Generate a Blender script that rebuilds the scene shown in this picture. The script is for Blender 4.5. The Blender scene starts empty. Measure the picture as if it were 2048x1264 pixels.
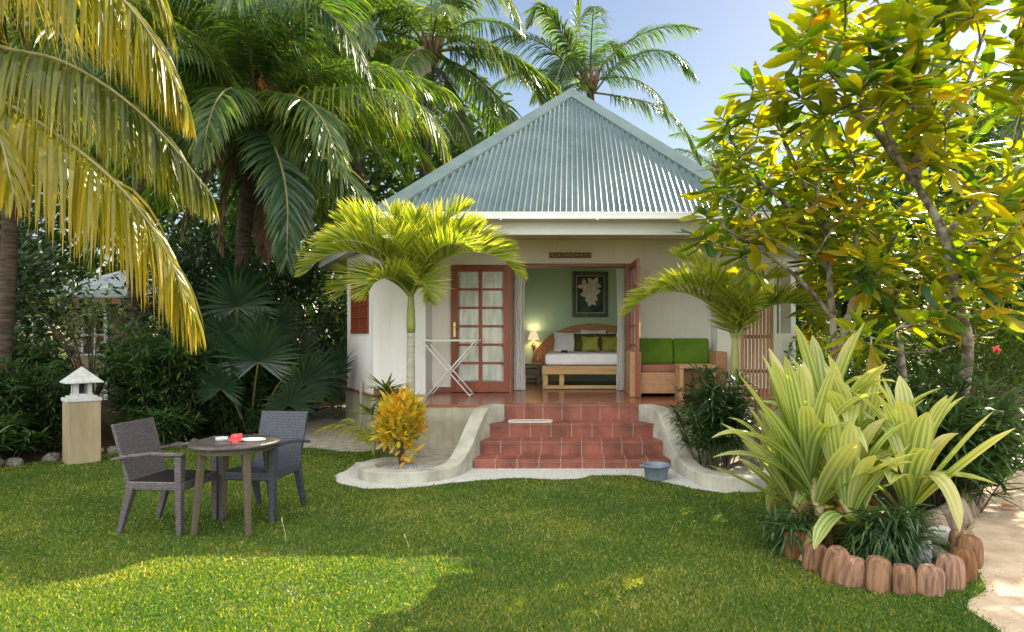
import bpy, math, random
import numpy as np
from mathutils import Vector, Matrix
R = math.radians
rng = np.random.default_rng(7)
random.seed(7)
sc = bpy.context.scene
COL = sc.collection

# ------------------------------------------------------------ camera
F, PX, PY, EYE = 1300.0, 1143.0, 668.0, 1.64
cd = bpy.data.cameras.new("camera"); cam = bpy.data.objects.new("camera", cd); COL.objects.link(cam)
cam.location = (0, 0, EYE); cam.rotation_euler = (R(90), 0, 0)
cd.sensor_width = 36; cd.lens = F / 2048 * 36
cd.shift_x = -(PX - 1024) / 2048; cd.shift_y = (PY - 632) / 2048
cd.clip_start = 0.05; cd.clip_end = 500
sc.camera = cam
def at(x, y, Y): return np.array([(x - PX) / F * Y, Y, EYE - (y - PY) / F * Y])
def gr(x, y):
    Y = EYE * F / (y - PY); return np.array([(x - PX) / F * Y, Y, 0.0])

# ------------------------------------------------------------ light
SUN_AZ, SUN_EL = R(35), R(34)
w = bpy.data.worlds.new("World"); sc.world = w; w.use_nodes = True
nt = w.node_tree; bgd = nt.nodes["Background"]
sky = nt.nodes.new("ShaderNodeTexSky"); sky.sky_type = 'NISHITA'; sky.sun_disc = False
sky.sun_elevation = SUN_EL; sky.sun_rotation = SUN_AZ; sky.air_density = 1.0; sky.dust_density = 0.22; sky.ozone_density = 2.0
# bright broken cloud added as fill light for the shade, overhead and behind the viewer (none stands in the part of the sky the view shows)
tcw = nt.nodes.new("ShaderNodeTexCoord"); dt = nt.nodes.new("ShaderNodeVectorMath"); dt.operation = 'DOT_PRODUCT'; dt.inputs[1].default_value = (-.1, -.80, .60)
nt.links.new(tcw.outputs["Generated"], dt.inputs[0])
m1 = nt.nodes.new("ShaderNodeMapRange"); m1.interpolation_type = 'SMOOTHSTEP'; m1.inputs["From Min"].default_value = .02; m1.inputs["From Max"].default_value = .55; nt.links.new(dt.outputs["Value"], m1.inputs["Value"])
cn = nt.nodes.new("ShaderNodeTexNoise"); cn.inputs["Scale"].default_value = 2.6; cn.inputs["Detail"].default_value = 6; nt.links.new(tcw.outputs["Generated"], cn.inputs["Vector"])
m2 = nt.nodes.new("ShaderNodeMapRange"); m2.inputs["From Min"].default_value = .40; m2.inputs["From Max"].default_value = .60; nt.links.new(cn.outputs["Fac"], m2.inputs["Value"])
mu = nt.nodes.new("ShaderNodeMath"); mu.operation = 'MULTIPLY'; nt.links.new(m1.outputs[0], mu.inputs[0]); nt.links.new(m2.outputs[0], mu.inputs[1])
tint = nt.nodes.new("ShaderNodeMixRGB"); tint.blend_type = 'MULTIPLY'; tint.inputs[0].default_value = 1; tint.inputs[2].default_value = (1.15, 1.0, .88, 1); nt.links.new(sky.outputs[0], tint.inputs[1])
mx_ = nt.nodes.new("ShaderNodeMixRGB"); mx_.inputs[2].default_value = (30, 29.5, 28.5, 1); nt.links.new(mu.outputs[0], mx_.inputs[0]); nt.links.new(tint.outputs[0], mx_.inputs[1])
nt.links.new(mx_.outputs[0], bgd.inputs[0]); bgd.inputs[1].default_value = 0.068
sd = bpy.data.lights.new("sun", 'SUN'); sd.energy = 5.0; sd.angle = R(0.5); sd.color = (1.0, 0.88, 0.68)
sun = bpy.data.objects.new("sun", sd); COL.objects.link(sun)
sv = Vector((math.sin(SUN_AZ) * math.cos(SUN_EL), math.cos(SUN_AZ) * math.cos(SUN_EL), math.sin(SUN_EL)))
sun.rotation_euler = sv.to_track_quat('Z', 'Y').to_euler(); sun.location = (4, 12, 14)
sc.view_settings.view_transform = 'Standard'; sc.view_settings.look = 'None'
sc.view_settings.exposure = 1.26; sc.view_settings.gamma = 1
sc.render.engine = 'CYCLES'
cy = sc.cycles
cy.max_bounces = 7; cy.diffuse_bounces = 5; cy.glossy_bounces = 3; cy.transmission_bounces = 6; cy.transparent_max_bounces = 8
cy.use_denoising = True; cy.sample_clamp_indirect = 6; cy.caustics_reflective = False; cy.caustics_refractive = False

# ------------------------------------------------------------ materials
def mat(name, base, base2=None, rough=0.6, scale=6.0, detail=4, bump=0.0, bscale=None, spec=0.4, metal=0.0, stretch=(1, 1, 1), lo=.35, hi=.65, streak=0.0):
    m = bpy.data.materials.new(name); m.use_nodes = True; n = m.node_tree; p = n.nodes["Principled BSDF"]
    p.inputs["Roughness"].default_value = rough; p.inputs["Metallic"].default_value = metal
    p.inputs["Specular IOR Level"].default_value = spec
    p.inputs["Base Color"].default_value = (*base, 1)
    tc = n.nodes.new("ShaderNodeTexCoord"); mp = n.nodes.new("ShaderNodeMapping"); mp.inputs["Scale"].default_value = stretch
    n.links.new(tc.outputs["Object"], mp.inputs[0])
    if base2:
        nz = n.nodes.new("ShaderNodeTexNoise"); nz.inputs["Scale"].default_value = scale; nz.inputs["Detail"].default_value = detail
        cr = n.nodes.new("ShaderNodeValToRGB"); cr.color_ramp.elements[0].color = (*base, 1); cr.color_ramp.elements[1].color = (*base2, 1)
        cr.color_ramp.elements[0].position = lo; cr.color_ramp.elements[1].position = hi
        n.links.new(mp.outputs[0], nz.inputs["Vector"]); n.links.new(nz.outputs["Fac"], cr.inputs[0]); n.links.new(cr.outputs[0], p.inputs["Base Color"])
    if streak:
        sm_ = n.nodes.new("ShaderNodeMapping"); sm_.inputs["Scale"].default_value = (7, 7, .55); n.links.new(tc.outputs["Object"], sm_.inputs[0])
        sn = n.nodes.new("ShaderNodeTexNoise"); sn.inputs["Scale"].default_value = 1.3; sn.inputs["Detail"].default_value = 9; sn.inputs["Roughness"].default_value = .7; n.links.new(sm_.outputs[0], sn.inputs["Vector"])
        sr = n.nodes.new("ShaderNodeMapRange"); sr.inputs["From Min"].default_value = .48; sr.inputs["From Max"].default_value = .72; sr.inputs["To Max"].default_value = streak; n.links.new(sn.outputs["Fac"], sr.inputs["Value"])
        sx = n.nodes.new("ShaderNodeMixRGB"); sx.inputs[2].default_value = (base[0] * .45, base[1] * .47, base[2] * .42, 1); n.links.new(sr.outputs[0], sx.inputs[0])
        if base2: n.links.new(cr.outputs[0], sx.inputs[1])
        else: sx.inputs[1].default_value = (*base, 1)
        n.links.new(sx.outputs[0], p.inputs["Base Color"])
    if bump:
        nb = n.nodes.new("ShaderNodeTexNoise"); nb.inputs["Scale"].default_value = bscale or scale * 4; nb.inputs["Detail"].default_value = 5
        b = n.nodes.new("ShaderNodeBump"); b.inputs["Strength"].default_value = bump; b.inputs["Distance"].default_value = 0.02
        n.links.new(mp.outputs[0], nb.inputs["Vector"]); n.links.new(nb.outputs["Fac"], b.inputs["Height"]); n.links.new(b.outputs[0], p.inputs["Normal"])
    return m

def leafmat(name, stops, trans, tfac=0.45, rough=0.38, spec=0.5, objvar=0.0):
    """stops: colours along the per-leaf value v; trans: gain (r,g,b) on leaf colour for the light passing through"""
    m = bpy.data.materials.new(name); m.use_nodes = True; n = m.node_tree; p = n.nodes["Principled BSDF"]; out = n.nodes["Material Output"]
    a = n.nodes.new("ShaderNodeAttribute"); a.attribute_name = "v"
    cr = n.nodes.new("ShaderNodeValToRGB"); els = cr.color_ramp.elements
    while len(els) < len(stops): els.new(0.5)
    for i, s in enumerate(stops): els[i].position = i / (len(stops) - 1); els[i].color = (*s, 1)
    src = a.outputs["Fac"]
    if objvar:
        oi = n.nodes.new("ShaderNodeObjectInfo"); ma = n.nodes.new("ShaderNodeMath"); ma.operation = 'MULTIPLY_ADD'
        ma.inputs[1].default_value = objvar; ma.inputs[2].default_value = -objvar / 2
        n.links.new(oi.outputs["Random"], ma.inputs[0]); mb = n.nodes.new("ShaderNodeMath"); mb.operation = 'ADD'
        n.links.new(src, mb.inputs[0]); n.links.new(ma.outputs[0], mb.inputs[1]); src = mb.outputs[0]
    n.links.new(src, cr.inputs[0]); n.links.new(cr.outputs[0], p.inputs["Base Color"])
    p.inputs["Roughness"].default_value = rough; p.inputs["Specular IOR Level"].default_value = spec
    mx = n.nodes.new("ShaderNodeMixRGB"); mx.blend_type = 'MULTIPLY'; mx.inputs[0].default_value = 1; mx.inputs[2].default_value = (*trans, 1)
    n.links.new(cr.outputs[0], mx.inputs[1])
    t = n.nodes.new("ShaderNodeBsdfTranslucent"); n.links.new(mx.outputs[0], t.inputs[0])
    ms = n.nodes.new("ShaderNodeMixShader"); ms.inputs[0].default_value = tfac
    n.links.new(p.outputs[0], ms.inputs[1]); n.links.new(t.outputs[0], ms.inputs[2]); n.links.new(ms.outputs[0], out.inputs[0])
    return m

# ------------------------------------------------------------ mesh accumulator
def nrm(a): return a / np.maximum(np.linalg.norm(a, axis=-1, keepdims=True), 1e-9)
class Acc:
    def __init__(s): s.V = []; s.Q = []; s.T = []; s.nv = 0
    def add(s, verts, quads=None, tris=None, v=0.5, mi=0):
        verts = np.asarray(verts, float).reshape(-1, 3)
        for f, L in ((quads, s.Q), (tris, s.T)):
            if f is not None and len(f):
                f = np.asarray(f, int); vv = np.broadcast_to(np.asarray(v, float), (len(f),)) if np.ndim(v) < 2 else v
                L.append((f + s.nv, np.array(vv), mi))
        s.V.append(verts); s.nv += len(verts)
    def box(s, c, size, rz=0, mi=0, v=.5, M=None):
        x, y, z = [q / 2 for q in size]
        p = np.array([[-x,-y,-z],[x,-y,-z],[x,y,-z],[-x,y,-z],[-x,-y,z],[x,-y,z],[x,y,z],[-x,y,z]])
        if M is not None: p = p @ np.array(M).T
        if rz: 
            ca, sa = math.cos(rz), math.sin(rz); p = p @ np.array([[ca, sa, 0], [-sa, ca, 0], [0, 0, 1]])
        s.add(p + np.array(c), [[0,3,2,1],[4,5,6,7],[0,1,5,4],[1,2,6,5],[2,3,7,6],[3,0,4,7]], v=v, mi=mi)
    def hexa(s, bot, top, mi=0, v=.5):
        n = len(bot); p = np.vstack([bot, top]); q = [[i, (i + 1) % n, n + (i + 1) % n, n + i] for i in range(n)]
        if n == 4: s.add(p, q + [[3,2,1,0],[4,5,6,7]], mi=mi, v=v)
        else:
            p = np.vstack([p, np.mean(bot, 0), np.mean(top, 0)])
            t = [[(i + 1) % n, i, 2 * n] for i in range(n)] + [[n + i, n + (i + 1) % n, 2 * n + 1] for i in range(n)]
            s.add(p, q, t, mi=mi, v=v)
    def tube(s, pts, rad, n=6, mi=0, v=.5, cap=True, up=None):
        pts = np.asarray(pts, float); rad = np.broadcast_to(rad, (len(pts),)); T = nrm(np.gradient(pts, axis=0))
        u = np.array(up if up is not None else ([0, 0, 1] if abs(T[0][2]) < .9 else [1, 0, 0]), float); ring = []
        for p, t, r in zip(pts, T, rad):
            u = u - t * (u @ t); u = u / max(np.linalg.norm(u), 1e-9); b = np.cross(t, u)
            a = np.arange(n) * 2 * math.pi / n
            ring.append(p + r * (np.cos(a)[:, None] * u + np.sin(a)[:, None] * b))
        k = len(pts); i = np.arange(k - 1)[:, None] * n; j = np.arange(n)[None, :]; j2 = (j + 1) % n
        q = np.stack([i + j, i + j2, i + n + j2, i + n + j], -1).reshape(-1, 4)
        V = np.vstack(ring)
        if cap:
            V = np.vstack([V, pts[0], pts[-1]]); c0, c1 = k * n, k * n + 1
            t3 = [[c0, (a + 1) % n, a] for a in range(n)] + [[c1, (k - 1) * n + a, (k - 1) * n + (a + 1) % n] for a in range(n)]
            s.add(V, q, t3, mi=mi, v=v)
        else: s.add(V, q, mi=mi, v=v)
    def lathe(s, prof, n=24, c=(0, 0, 0), mi=0, v=.5):
        a = np.arange(n) * 2 * math.pi / n; V = []
        for r, z in prof: V.append(np.stack([r * np.cos(a), r * np.sin(a), np.full(n, z)], -1))
        k = len(prof); i = np.arange(k - 1)[:, None] * n; j = np.arange(n)[None, :]; j2 = (j + 1) % n
        q = np.stack([i + j, i + j2, i + n + j2, i + n + j], -1).reshape(-1, 4)
        s.add(np.vstack(V) + np.array(c), q, mi=mi, v=v)
    def prism(s, poly, z0, z1, mi=0):
        """extruded plan polygon (counter-clockwise), triangulated caps"""
        from mathutils.geometry import tessellate_polygon
        P = [Vector((a, b, 0)) for a, b in poly]; n = len(P)
        tr = tessellate_polygon([P])
        V = [(a, b, z0) for a, b in poly] + [(a, b, z1) for a, b in poly]
        q = [[i, (i + 1) % n, n + (i + 1) % n, n + i] for i in range(n)]
        t = [list(x) for x in tr]; tt = []
        for a, b, c in t:
            A, B, C_ = P[a], P[b], P[c]; ccw = (B - A).cross(C_ - A).z > 0
            f = [a, b, c] if ccw else [a, c, b]
            tt.append([n + x for x in f]); tt.append(f[::-1])
        s.add(V, q, tt, mi=mi)
    def sheet(s, poly, z, mi=0):
        from mathutils.geometry import tessellate_polygon
        P = [Vector((a, b, 0)) for a, b in poly]; tt = []
        for a, b, c in tessellate_polygon([P]):
            ccw = (P[b] - P[a]).cross(P[c] - P[a]).z > 0
            tt.append([a, b, c] if ccw else [a, c, b])
        s.add([(a, b, z) for a, b in poly], None, tt, mi=mi)
    def build(s, name, mats, parent=None, smooth=False, loc=None, rz=0, bevel=0, M=None):
        if not isinstance(mats, (list, tuple)): mats = [mats]
        V = np.vstack(s.V)
        if loc is not None: pass
        me = bpy.data.meshes.new(name)
        nq = sum(len(f) for f, _, _ in s.Q); ntr = sum(len(f) for f, _, _ in s.T)
        idx = []; vv = []; mi = []
        for L in (s.Q, s.T):
            for f, v, m in L: idx.append(f.reshape(-1)); vv.append(v); mi.append(np.full(len(f), m))
        idx = np.concatenate(idx).astype(np.int32); vv = np.concatenate(vv).astype(np.float32); mi = np.concatenate(mi).astype(np.int32)
        me.vertices.add(len(V)); me.vertices.foreach_set("co", V.astype(np.float32).reshape(-1))
        me.loops.add(len(idx)); me.loops.foreach_set("vertex_index", idx)
        me.polygons.add(nq + ntr)
        st = np.concatenate([np.arange(nq) * 4, nq * 4 + np.arange(ntr) * 3]).astype(np.int32)
        me.polygons.foreach_set("loop_start", st)
        me.polygons.foreach_set("loop_total", np.concatenate([np.full(nq, 4), np.full(ntr, 3)]).astype(np.int32))
        me.polygons.foreach_set("material_index", mi)
        me.polygons.foreach_set("use_smooth", np.full(nq + ntr, smooth))
        at_ = me.attributes.new("v", 'FLOAT', 'FACE'); at_.data.foreach_set("value", vv)
        for m_ in mats: me.materials.append(m_)
        me.update(calc_edges=True); me.validate()
        o = bpy.data.objects.new(name, me); COL.objects.link(o)
        if parent: o.parent = parent
        if loc is not None: o.location = loc
        if rz: o.rotation_euler = (0, 0, rz)
        if bevel:
            b = o.modifiers.new("bevel", 'BEVEL'); b.width = bevel; b.segments = 2; b.limit_method = 'ANGLE'
        return o

def blades(acc, P, D, Wd, L, W, droop, nseg=3, prof=(.6, 1, .7, .05), v=.5, fold=0.0, mi=0, curl=None, across=None, vtip=0.0):
    """N long leaves at once; P base, D direction, Wd width direction"""
    N = len(P); D = nrm(D); Wd = nrm(Wd - D * np.sum(Wd * D, -1, keepdims=True))
    L = np.broadcast_to(L, (N,)).astype(float); W = np.broadcast_to(W, (N,)).astype(float); droop = np.broadcast_to(droop, (N,)).astype(float)
    G = np.array([0, 0, -1.0]); prof = np.interp(np.linspace(0, 1, nseg + 1), np.linspace(0, 1, len(prof)), prof)
    pos = P.copy(); C = [pos.copy()]; Ns = []
    d = D
    for k in range(nseg):
        d = nrm(D + G * (droop * (k + .5) / nseg)[:, None])
        pos = pos + d * (L / nseg)[:, None]; C.append(pos.copy()); Ns.append(np.cross(d, Wd))
    Ns.append(Ns[-1]); C = np.stack(C, 1); Ns = nrm(np.stack(Ns, 1))
    hw = (W[:, None] * prof[None, :] / 2)[..., None]; wd = Wd[:, None, :]
    if across is None and not fold:
        V = np.stack([C - wd * hw, C + wd * hw], 2); m = 2
    elif across is None:
        V = np.stack([C - wd * hw * .95 + Ns * hw * fold, C, C + wd * hw * .95 + Ns * hw * fold], 2); m = 3
    else:
        us = np.linspace(-1, 1, len(across) + 1); m = len(us)
        V = np.stack([C + wd * hw * u * (1 - .1 * abs(u)) + Ns * hw * fold * abs(u) for u in us], 2)
    V = V.reshape(N, -1, 3); per = V.shape[1]
    k = np.arange(nseg)[:, None]; c = np.arange(m - 1)[None, :]
    a = k * m + c; q1 = np.stack([a, a + 1, a + m + 1, a + m], -1).reshape(-1, 4)
    Q = (q1[None] + (np.arange(N) * per)[:, None, None]).reshape(-1, 4)
    v = np.broadcast_to(v, (N,))
    vv = np.repeat(v, len(q1))
    if across is not None:
        vv = vv + np.tile(np.tile(np.array(across), nseg), N)
    if vtip: vv = vv + np.tile(np.repeat(np.linspace(0, 1, nseg) ** 1.5 * vtip, m - 1), N)
    acc.add(V.reshape(-1, 3), Q, v=np.clip(vv, 0, 1), mi=mi)

def tag(o, label=None, cat=None, group=None, kind=None):
    if label: o["label"] = label
    if cat: o["category"] = cat
    if group: o["group"] = group
    if kind: o["kind"] = kind
    return o
def thing(name, label, cat, loc=(0, 0, 0), rz=0, group=None):
    o = bpy.data.objects.new(name, None); COL.objects.link(o); o.empty_display_size = .1
    o.location = loc; o.rotation_euler = (0, 0, rz); return tag(o, label, cat, group)
def copy_tree(o, loc=None, rz=0, scale=None, label=None, parent=None):
    c = o.copy(); COL.objects.link(c)
    if parent: c.parent = parent
    if loc is not None: c.location = loc; c.rotation_euler = (0, 0, rz)
    if scale is not None: c.scale = (scale,) * 3 if np.isscalar(scale) else scale
    if label: c["label"] = label
    for ch in [q for q in COL.objects if q.parent == o]: copy_tree(ch, parent=c)
    return c
def inpoly(P, poly):
    x, y = P[:, 0], P[:, 1]; r = np.zeros(len(P), bool); n = len(poly)
    for i in range(n):
        x0, y0 = poly[i]; x1, y1 = poly[(i + 1) % n]
        c = ((y0 > y) != (y1 > y)); r ^= c & (x < (x1 - x0) * (y - y0) / ((y1 - y0) or 1e-9) + x0)
    return r
def spline(pts, n):
    pts = np.asarray(pts, float); k = len(pts)
    P = np.vstack([2 * pts[0] - pts[1], pts, 2 * pts[-1] - pts[-2]]); out = []
    for u in np.linspace(0, k - 1 - 1e-6, n):
        i = int(u); t = u - i; a, b, c, d = P[i:i + 4]
        out.append(.5 * ((2 * b) + (c - a) * t + (2 * a - 5 * b + 4 * c - d) * t * t + (3 * b - a - 3 * c + d) * t ** 3))
    return np.array(out)
# ============================================================ GROUND
M_lawn = mat("lawn_mat", (.04, .065, .014), (.09, .11, .025), rough=.95, scale=3.0, detail=8, bump=.6, bscale=60, spec=.1)
M_sand = mat("path_sand_mat", (.44, .33, .22), (.60, .47, .34), rough=.95, scale=5, detail=8, bump=.5, bscale=40, spec=.1)
M_gsand = mat("grey_sand_mat", (.30, .27, .22), (.44, .40, .34), rough=.95, scale=7, detail=8, bump=.5, bscale=50, spec=.1)
M_apron = mat("apron_mat", (.46, .45, .42), (.60, .59, .56), rough=.95, scale=30, detail=8, bump=.6, bscale=90, spec=.1)
M_soil = mat("soil_mat", (.045, .032, .02), (.10, .07, .045), rough=.95, scale=9, detail=8, bump=.7, bscale=50, spec=.1)
def sheet(name, poly, z, m):
    a = Acc(); a.sheet(poly, z); o = a.build(name, m); tag(o, kind="structure"); return o
g = Acc(); g.sheet([(-90, -30), (90, -30), (90, 120), (-90, 120)], 0)
tag(g.build("ground", M_lawn), kind="structure")
path_poly = [tuple(gr(x, y)[:2]) for x, y in [(1905, 1264), (1925, 1215), (1952, 1180), (1948, 1130), (1925, 1085), (1945, 1035), (1955, 985), (1990, 962), (2045, 935)]] + [(9, 8.6), (14, 9.5), (14, 4), (5, 1.5), (2.2, 1.2), (2.35, 3.0)]
path_poly[0] = (2.35, 3.35)
def rag(poly, n=220, amp=.03, seed=1):
    r = np.random.default_rng(seed); P = np.array(list(poly) + [poly[0]]); d = np.r_[0, np.cumsum(np.linalg.norm(np.diff(P, axis=0), axis=1))]
    t = np.linspace(0, d[-1], n, endpoint=False); X = np.interp(t, d, P[:, 0]); Y = np.interp(t, d, P[:, 1])
    ph = r.random(6) * 6.28; k = [3, 7, 13, 23, 41, 67]
    off = sum(np.sin(2 * np.pi * kk * t / d[-1] + p) * amp / (1 + i * .25) for i, (kk, p) in enumerate(zip(k, ph))); off2 = np.roll(off, 17)
    return list(zip(X + off, Y + off2))
path_r = rag(path_poly, 260, .018, 3)
tag(sheet("path", path_r, .004, M_sand))
apron = [(-1.3, 8.0), (-1.45, 7.55), (-1.75, 7.4), (-2.1, 7.5), (-2.2, 8.4), (-2.75, 8.3), (-2.72, 7.5), (-2.55, 7.1), (-2.2, 6.88), (-1.75, 6.9), (-1.35, 7.12), (-1.0, 7.3), (-.55, 7.38), (-.2, 7.3), (0.05, 7.33), (.2, 7.52), (.7, 7.5), (1.1, 7.1), (1.35, 6.8), (1.6, 6.66), (1.75, 6.8), (1.5, 7.3), (1.35, 8.0), (1.2, 8.9), (-1.2, 8.9)]
apron_r = rag(apron, 260, .012, 5)
sheet("pebble_apron", apron_r, .006, M_apron)
side_sand = [(-2.3, 9.3), (-3.0, 9.05), (-3.9, 9.3), (-4.6, 9.9), (-5.2, 11.2), (-5.6, 14), (-5.2, 18), (-3.5, 18), (-4.2, 12.5), (-3.3, 10.6), (-2.2, 10.2)]
side_r = rag(side_sand, 200, .05, 8)
sheet("side_path", side_r, .004, M_gsand)
bedL = [(-14, 7.2), (-8, 7.7), (-7.0, 8.0), (-6.5, 8.75), (-5.9, 9.3), (-5.3, 9.6), (-4.6, 9.9), (-5.0, 11), (-5.5, 14), (-5.1, 18), (-4, 30), (-30, 30), (-30, 7)]
bedL_r = rag(bedL, 260, .05, 9)
sheet("planting_bed", bedL_r, .006, M_soil)
ring = [(1.62, 4.62), (1.72, 4.45), (1.9, 4.3), (2.1, 4.25), (2.3, 4.25), (2.52, 4.32), (2.7, 4.5), (2.78, 4.75), (2.75, 5.1), (3.0, 5.4), (3.3, 5.75), (3.8, 6.2), (4.0, 6.9), (3.9, 7.6), (2.6, 7.4), (2.1, 6.3), (1.75, 5.5), (1.6, 5.0)]
sheet("ring_bed", rag(ring, 160, .01, 4), .008, M_soil)
bedR = [(2.4, 8.4), (3.2, 7.7), (4.2, 7.9), (5.0, 8.9), (5.4, 10.6), (14, 11), (14, 40), (4.5, 40), (5.2, 15), (4.2, 11.5), (3.0, 9.8)]
sheet("back_bed", rag(bedR, 200, .04, 2), .006, M_soil)

# ============================================================ HOUSE
M_white = mat("white_wall_mat", (.66, .655, .63), (.83, .82, .80), rough=.85, streak=.16, scale=1.1, detail=10, bump=.08, bscale=30, spec=.2, stretch=(1, 1, .45))
M_cream = mat("cream_wall_mat", (.80, .785, .73), (.86, .84, .78), rough=.85, streak=.1, scale=1.2, detail=7, bump=.06, bscale=30, spec=.2)
M_plinth = mat("plinth_mat", (.30, .275, .20), (.44, .405, .30), rough=.85, streak=.4, scale=3, detail=9, bump=.12, bscale=30, spec=.2)
M_kerb = mat("kerb_mat", (.31, .30, .24), (.50, .49, .41), rough=.85, streak=.3, scale=3.5, detail=9, bump=.15, bscale=40, spec=.2)
M_floor = mat("floor_mat", (.25, .085, .05), (.31, .12, .07), rough=.22, scale=3, detail=5, spec=.5)
M_tile = mat("tile_mat", (.15, .05, .036), (.31, .10, .065), rough=.42, streak=.4, scale=3.2, detail=6, bump=.1, bscale=20, spec=.4)
M_grout = mat("grout_mat", (.46, .36, .30), rough=.8)
M_trim = mat("white_trim_mat", (.66, .68, .66), (.74, .75, .73), rough=.5, scale=2, spec=.35)
M_roof = mat("roof_mat", (.07, .112, .112), (.112, .158, .153), rough=.27, streak=.5, scale=1.4, detail=8, spec=.8, stretch=(1, .5, 1))
M_cap = mat("ridge_cap_mat", (.085, .13, .125), (.12, .17, .162), rough=.5, streak=.5, scale=2, detail=6, spec=.5)
M_green = mat("green_wall_mat", (.48, .70, .51), (.53, .75, .55), rough=.8, scale=1, spec=.2)
M_red = mat("red_wood_mat", (.20, .045, .02), (.27, .07, .03), rough=.35, scale=4, detail=5, stretch=(6, 6, .7), spec=.5)
M_dark = mat("dark_mat", (.02, .018, .015), rough=.8)
M_ceil = mat("ceiling_mat", (.70, .64, .50), rough=.8)

house = thing("bungalow", "white hexagonal bungalow with teal corrugated roof and open veranda", "house", (0, 10.4, 0))
HO = np.array([0, 10.4, 0.0])
def hb(acc, name, m, parent=house, smooth=False, bevel=0):
    acc.V = [v - HO for v in acc.V]; return acc.build(name, m, parent, smooth, bevel=bevel)
HC = np.array([0, 13.6])
def hexring(acc, a0, a1, z0, z1, sides=range(6), mi=0):
    t = math.tan(R(30))
    for k in sides:
        an = R(60 * k); ca, sa = math.cos(an), math.sin(an)
        def P(u, ap, z): x, y = u, -ap; return (HC[0] + x * ca - y * sa, HC[1] + x * sa + y * ca, z)
        b = [P(-a1 * t, a1, z0), P(a1 * t, a1, z0), P(a0 * t, a0, z0), P(-a0 * t, a0, z0)]
        tt = [P(-a1 * t, a1, z1), P(a1 * t, a1, z1), P(a0 * t, a0, z1), P(-a0 * t, a0, z1)]
        acc.hexa(b, tt, mi=mi)
def wall_seg(acc, p0, p1, th, z0, z1, ops=(), mi=0):
    """wall from p0 to p1, thickness th to the left of the direction; ops = openings (s0, s1, za, zb)"""
    p0 = np.array(p0, float); p1 = np.array(p1, float); L = np.linalg.norm(p1 - p0); d = (p1 - p0) / L; nn = np.array([-d[1], d[0]]) * th
    def blk(s0, s1, a, b):
        if s1 - s0 < 1e-4 or b - a < 1e-4: return
        A = p0 + d * s0; B = p0 + d * s1; q = [A, B, B + nn, A + nn]
        acc.hexa([(*x, a) for x in q], [(*x, b) for x in q], mi=mi)
    s = 0
    for s0, s1, a, b in sorted(ops):
        blk(s, s0, z0, z1); blk(s0, s1, z0, a); blk(s0, s1, b, z1); s = s1
    blk(s, L, z0, z1)
FZ = .68
# outer walls
a = Acc()
CH = math.hypot(.9, 1.4)
wall_seg(a, (-3.17, 10.4), (-2.33, 10.4), .2, FZ, 3.195)
wall_seg(a, (2.33, 10.4), (3.17, 10.4), .2, FZ, 3.195)
wall_seg(a, (-4.07, 11.8), (-3.172, 10.403), .18, FZ, 3.195, [(CH - 1.33, CH - .25, 1.65, 2.755)])
wall_seg(a, (3.172, 10.403), (4.07, 11.8), .18, FZ, 3.195, [(.25, 1.33, 1.65, 2.755)])
wall_seg(a, (-4.5, 13.6), (-4.072, 11.803), .16, FZ, 3.195, [(.1, 1.75, .9, 3.0)])  # large side openings added out of view to let sky light into the room
wall_seg(a, (4.072, 11.803), (4.5, 13.6), .16, FZ, 3.195, [(.1, 1.75, .9, 3.0)])
wall_seg(a, (-2.4, 17), (-4.5, 13.604), .16, FZ, 3.195); wall_seg(a, (4.5, 13.604), (2.4, 17), .16, FZ, 3.195); wall_seg(a, (2.398, 17), (-2.398, 17), .16, FZ, 3.195)
hb(a, "wall", M_white)
a = Acc()   # recessed veranda wall
wall_seg(a, (-2.298, 10.70), (2.298, 10.70), .2, FZ + .002, 3.193, [(2.298 - 1.0, 2.298 + .93, FZ, 2.76)])
hb(a, "veranda_wall", M_cream)
for s in (-1, 1):
    a = Acc(); a.box((s * 2.44, 10.42, (FZ + 3.19) / 2), (.28, .34, 3.19 - FZ - .002)); a.box((s * 2.33, 10.56, (FZ + 3.19) / 2), (.055, .30, 3.19 - FZ - .004)); hb(a, "wall_pier", M_trim, bevel=.006)
for c_, w_ in (((-2.0, 10.69), .58), ((1.6, 10.69), 1.3), ((-2.9, 10.39), .52), ((2.9, 10.39), .52)):
    a = Acc(); a.box((*c_, FZ + .045), (w_, .016, .085)); hb(a, "skirting", M_tile)
# room shell
a = Acc()
wall_seg(a, (-4.2, 13.3), (4.2, 13.3), .12, FZ, 3.19)
hb(a, "green_wall", M_green)
# plinth / floor
plf = [(-2.45, 8.86), (2.45, 8.86), (3.0, 10.35), (3.2, 10.37), (4.1, 11.8), (4.53, 13.6), (2.42, 17.03), (-2.42, 17.03), (-4.53, 13.6), (-4.1, 11.8), (-3.2, 10.37), (-3.0, 10.35)]
a = Acc(); a.prism(plf, -.05, FZ - .035); hb(a, "plinth", M_plinth)
a = Acc(); a.prism([(x * 1.004, y - .012) for x, y in plf], FZ - .035, FZ); hb(a, "veranda_floor", M_floor)
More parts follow.
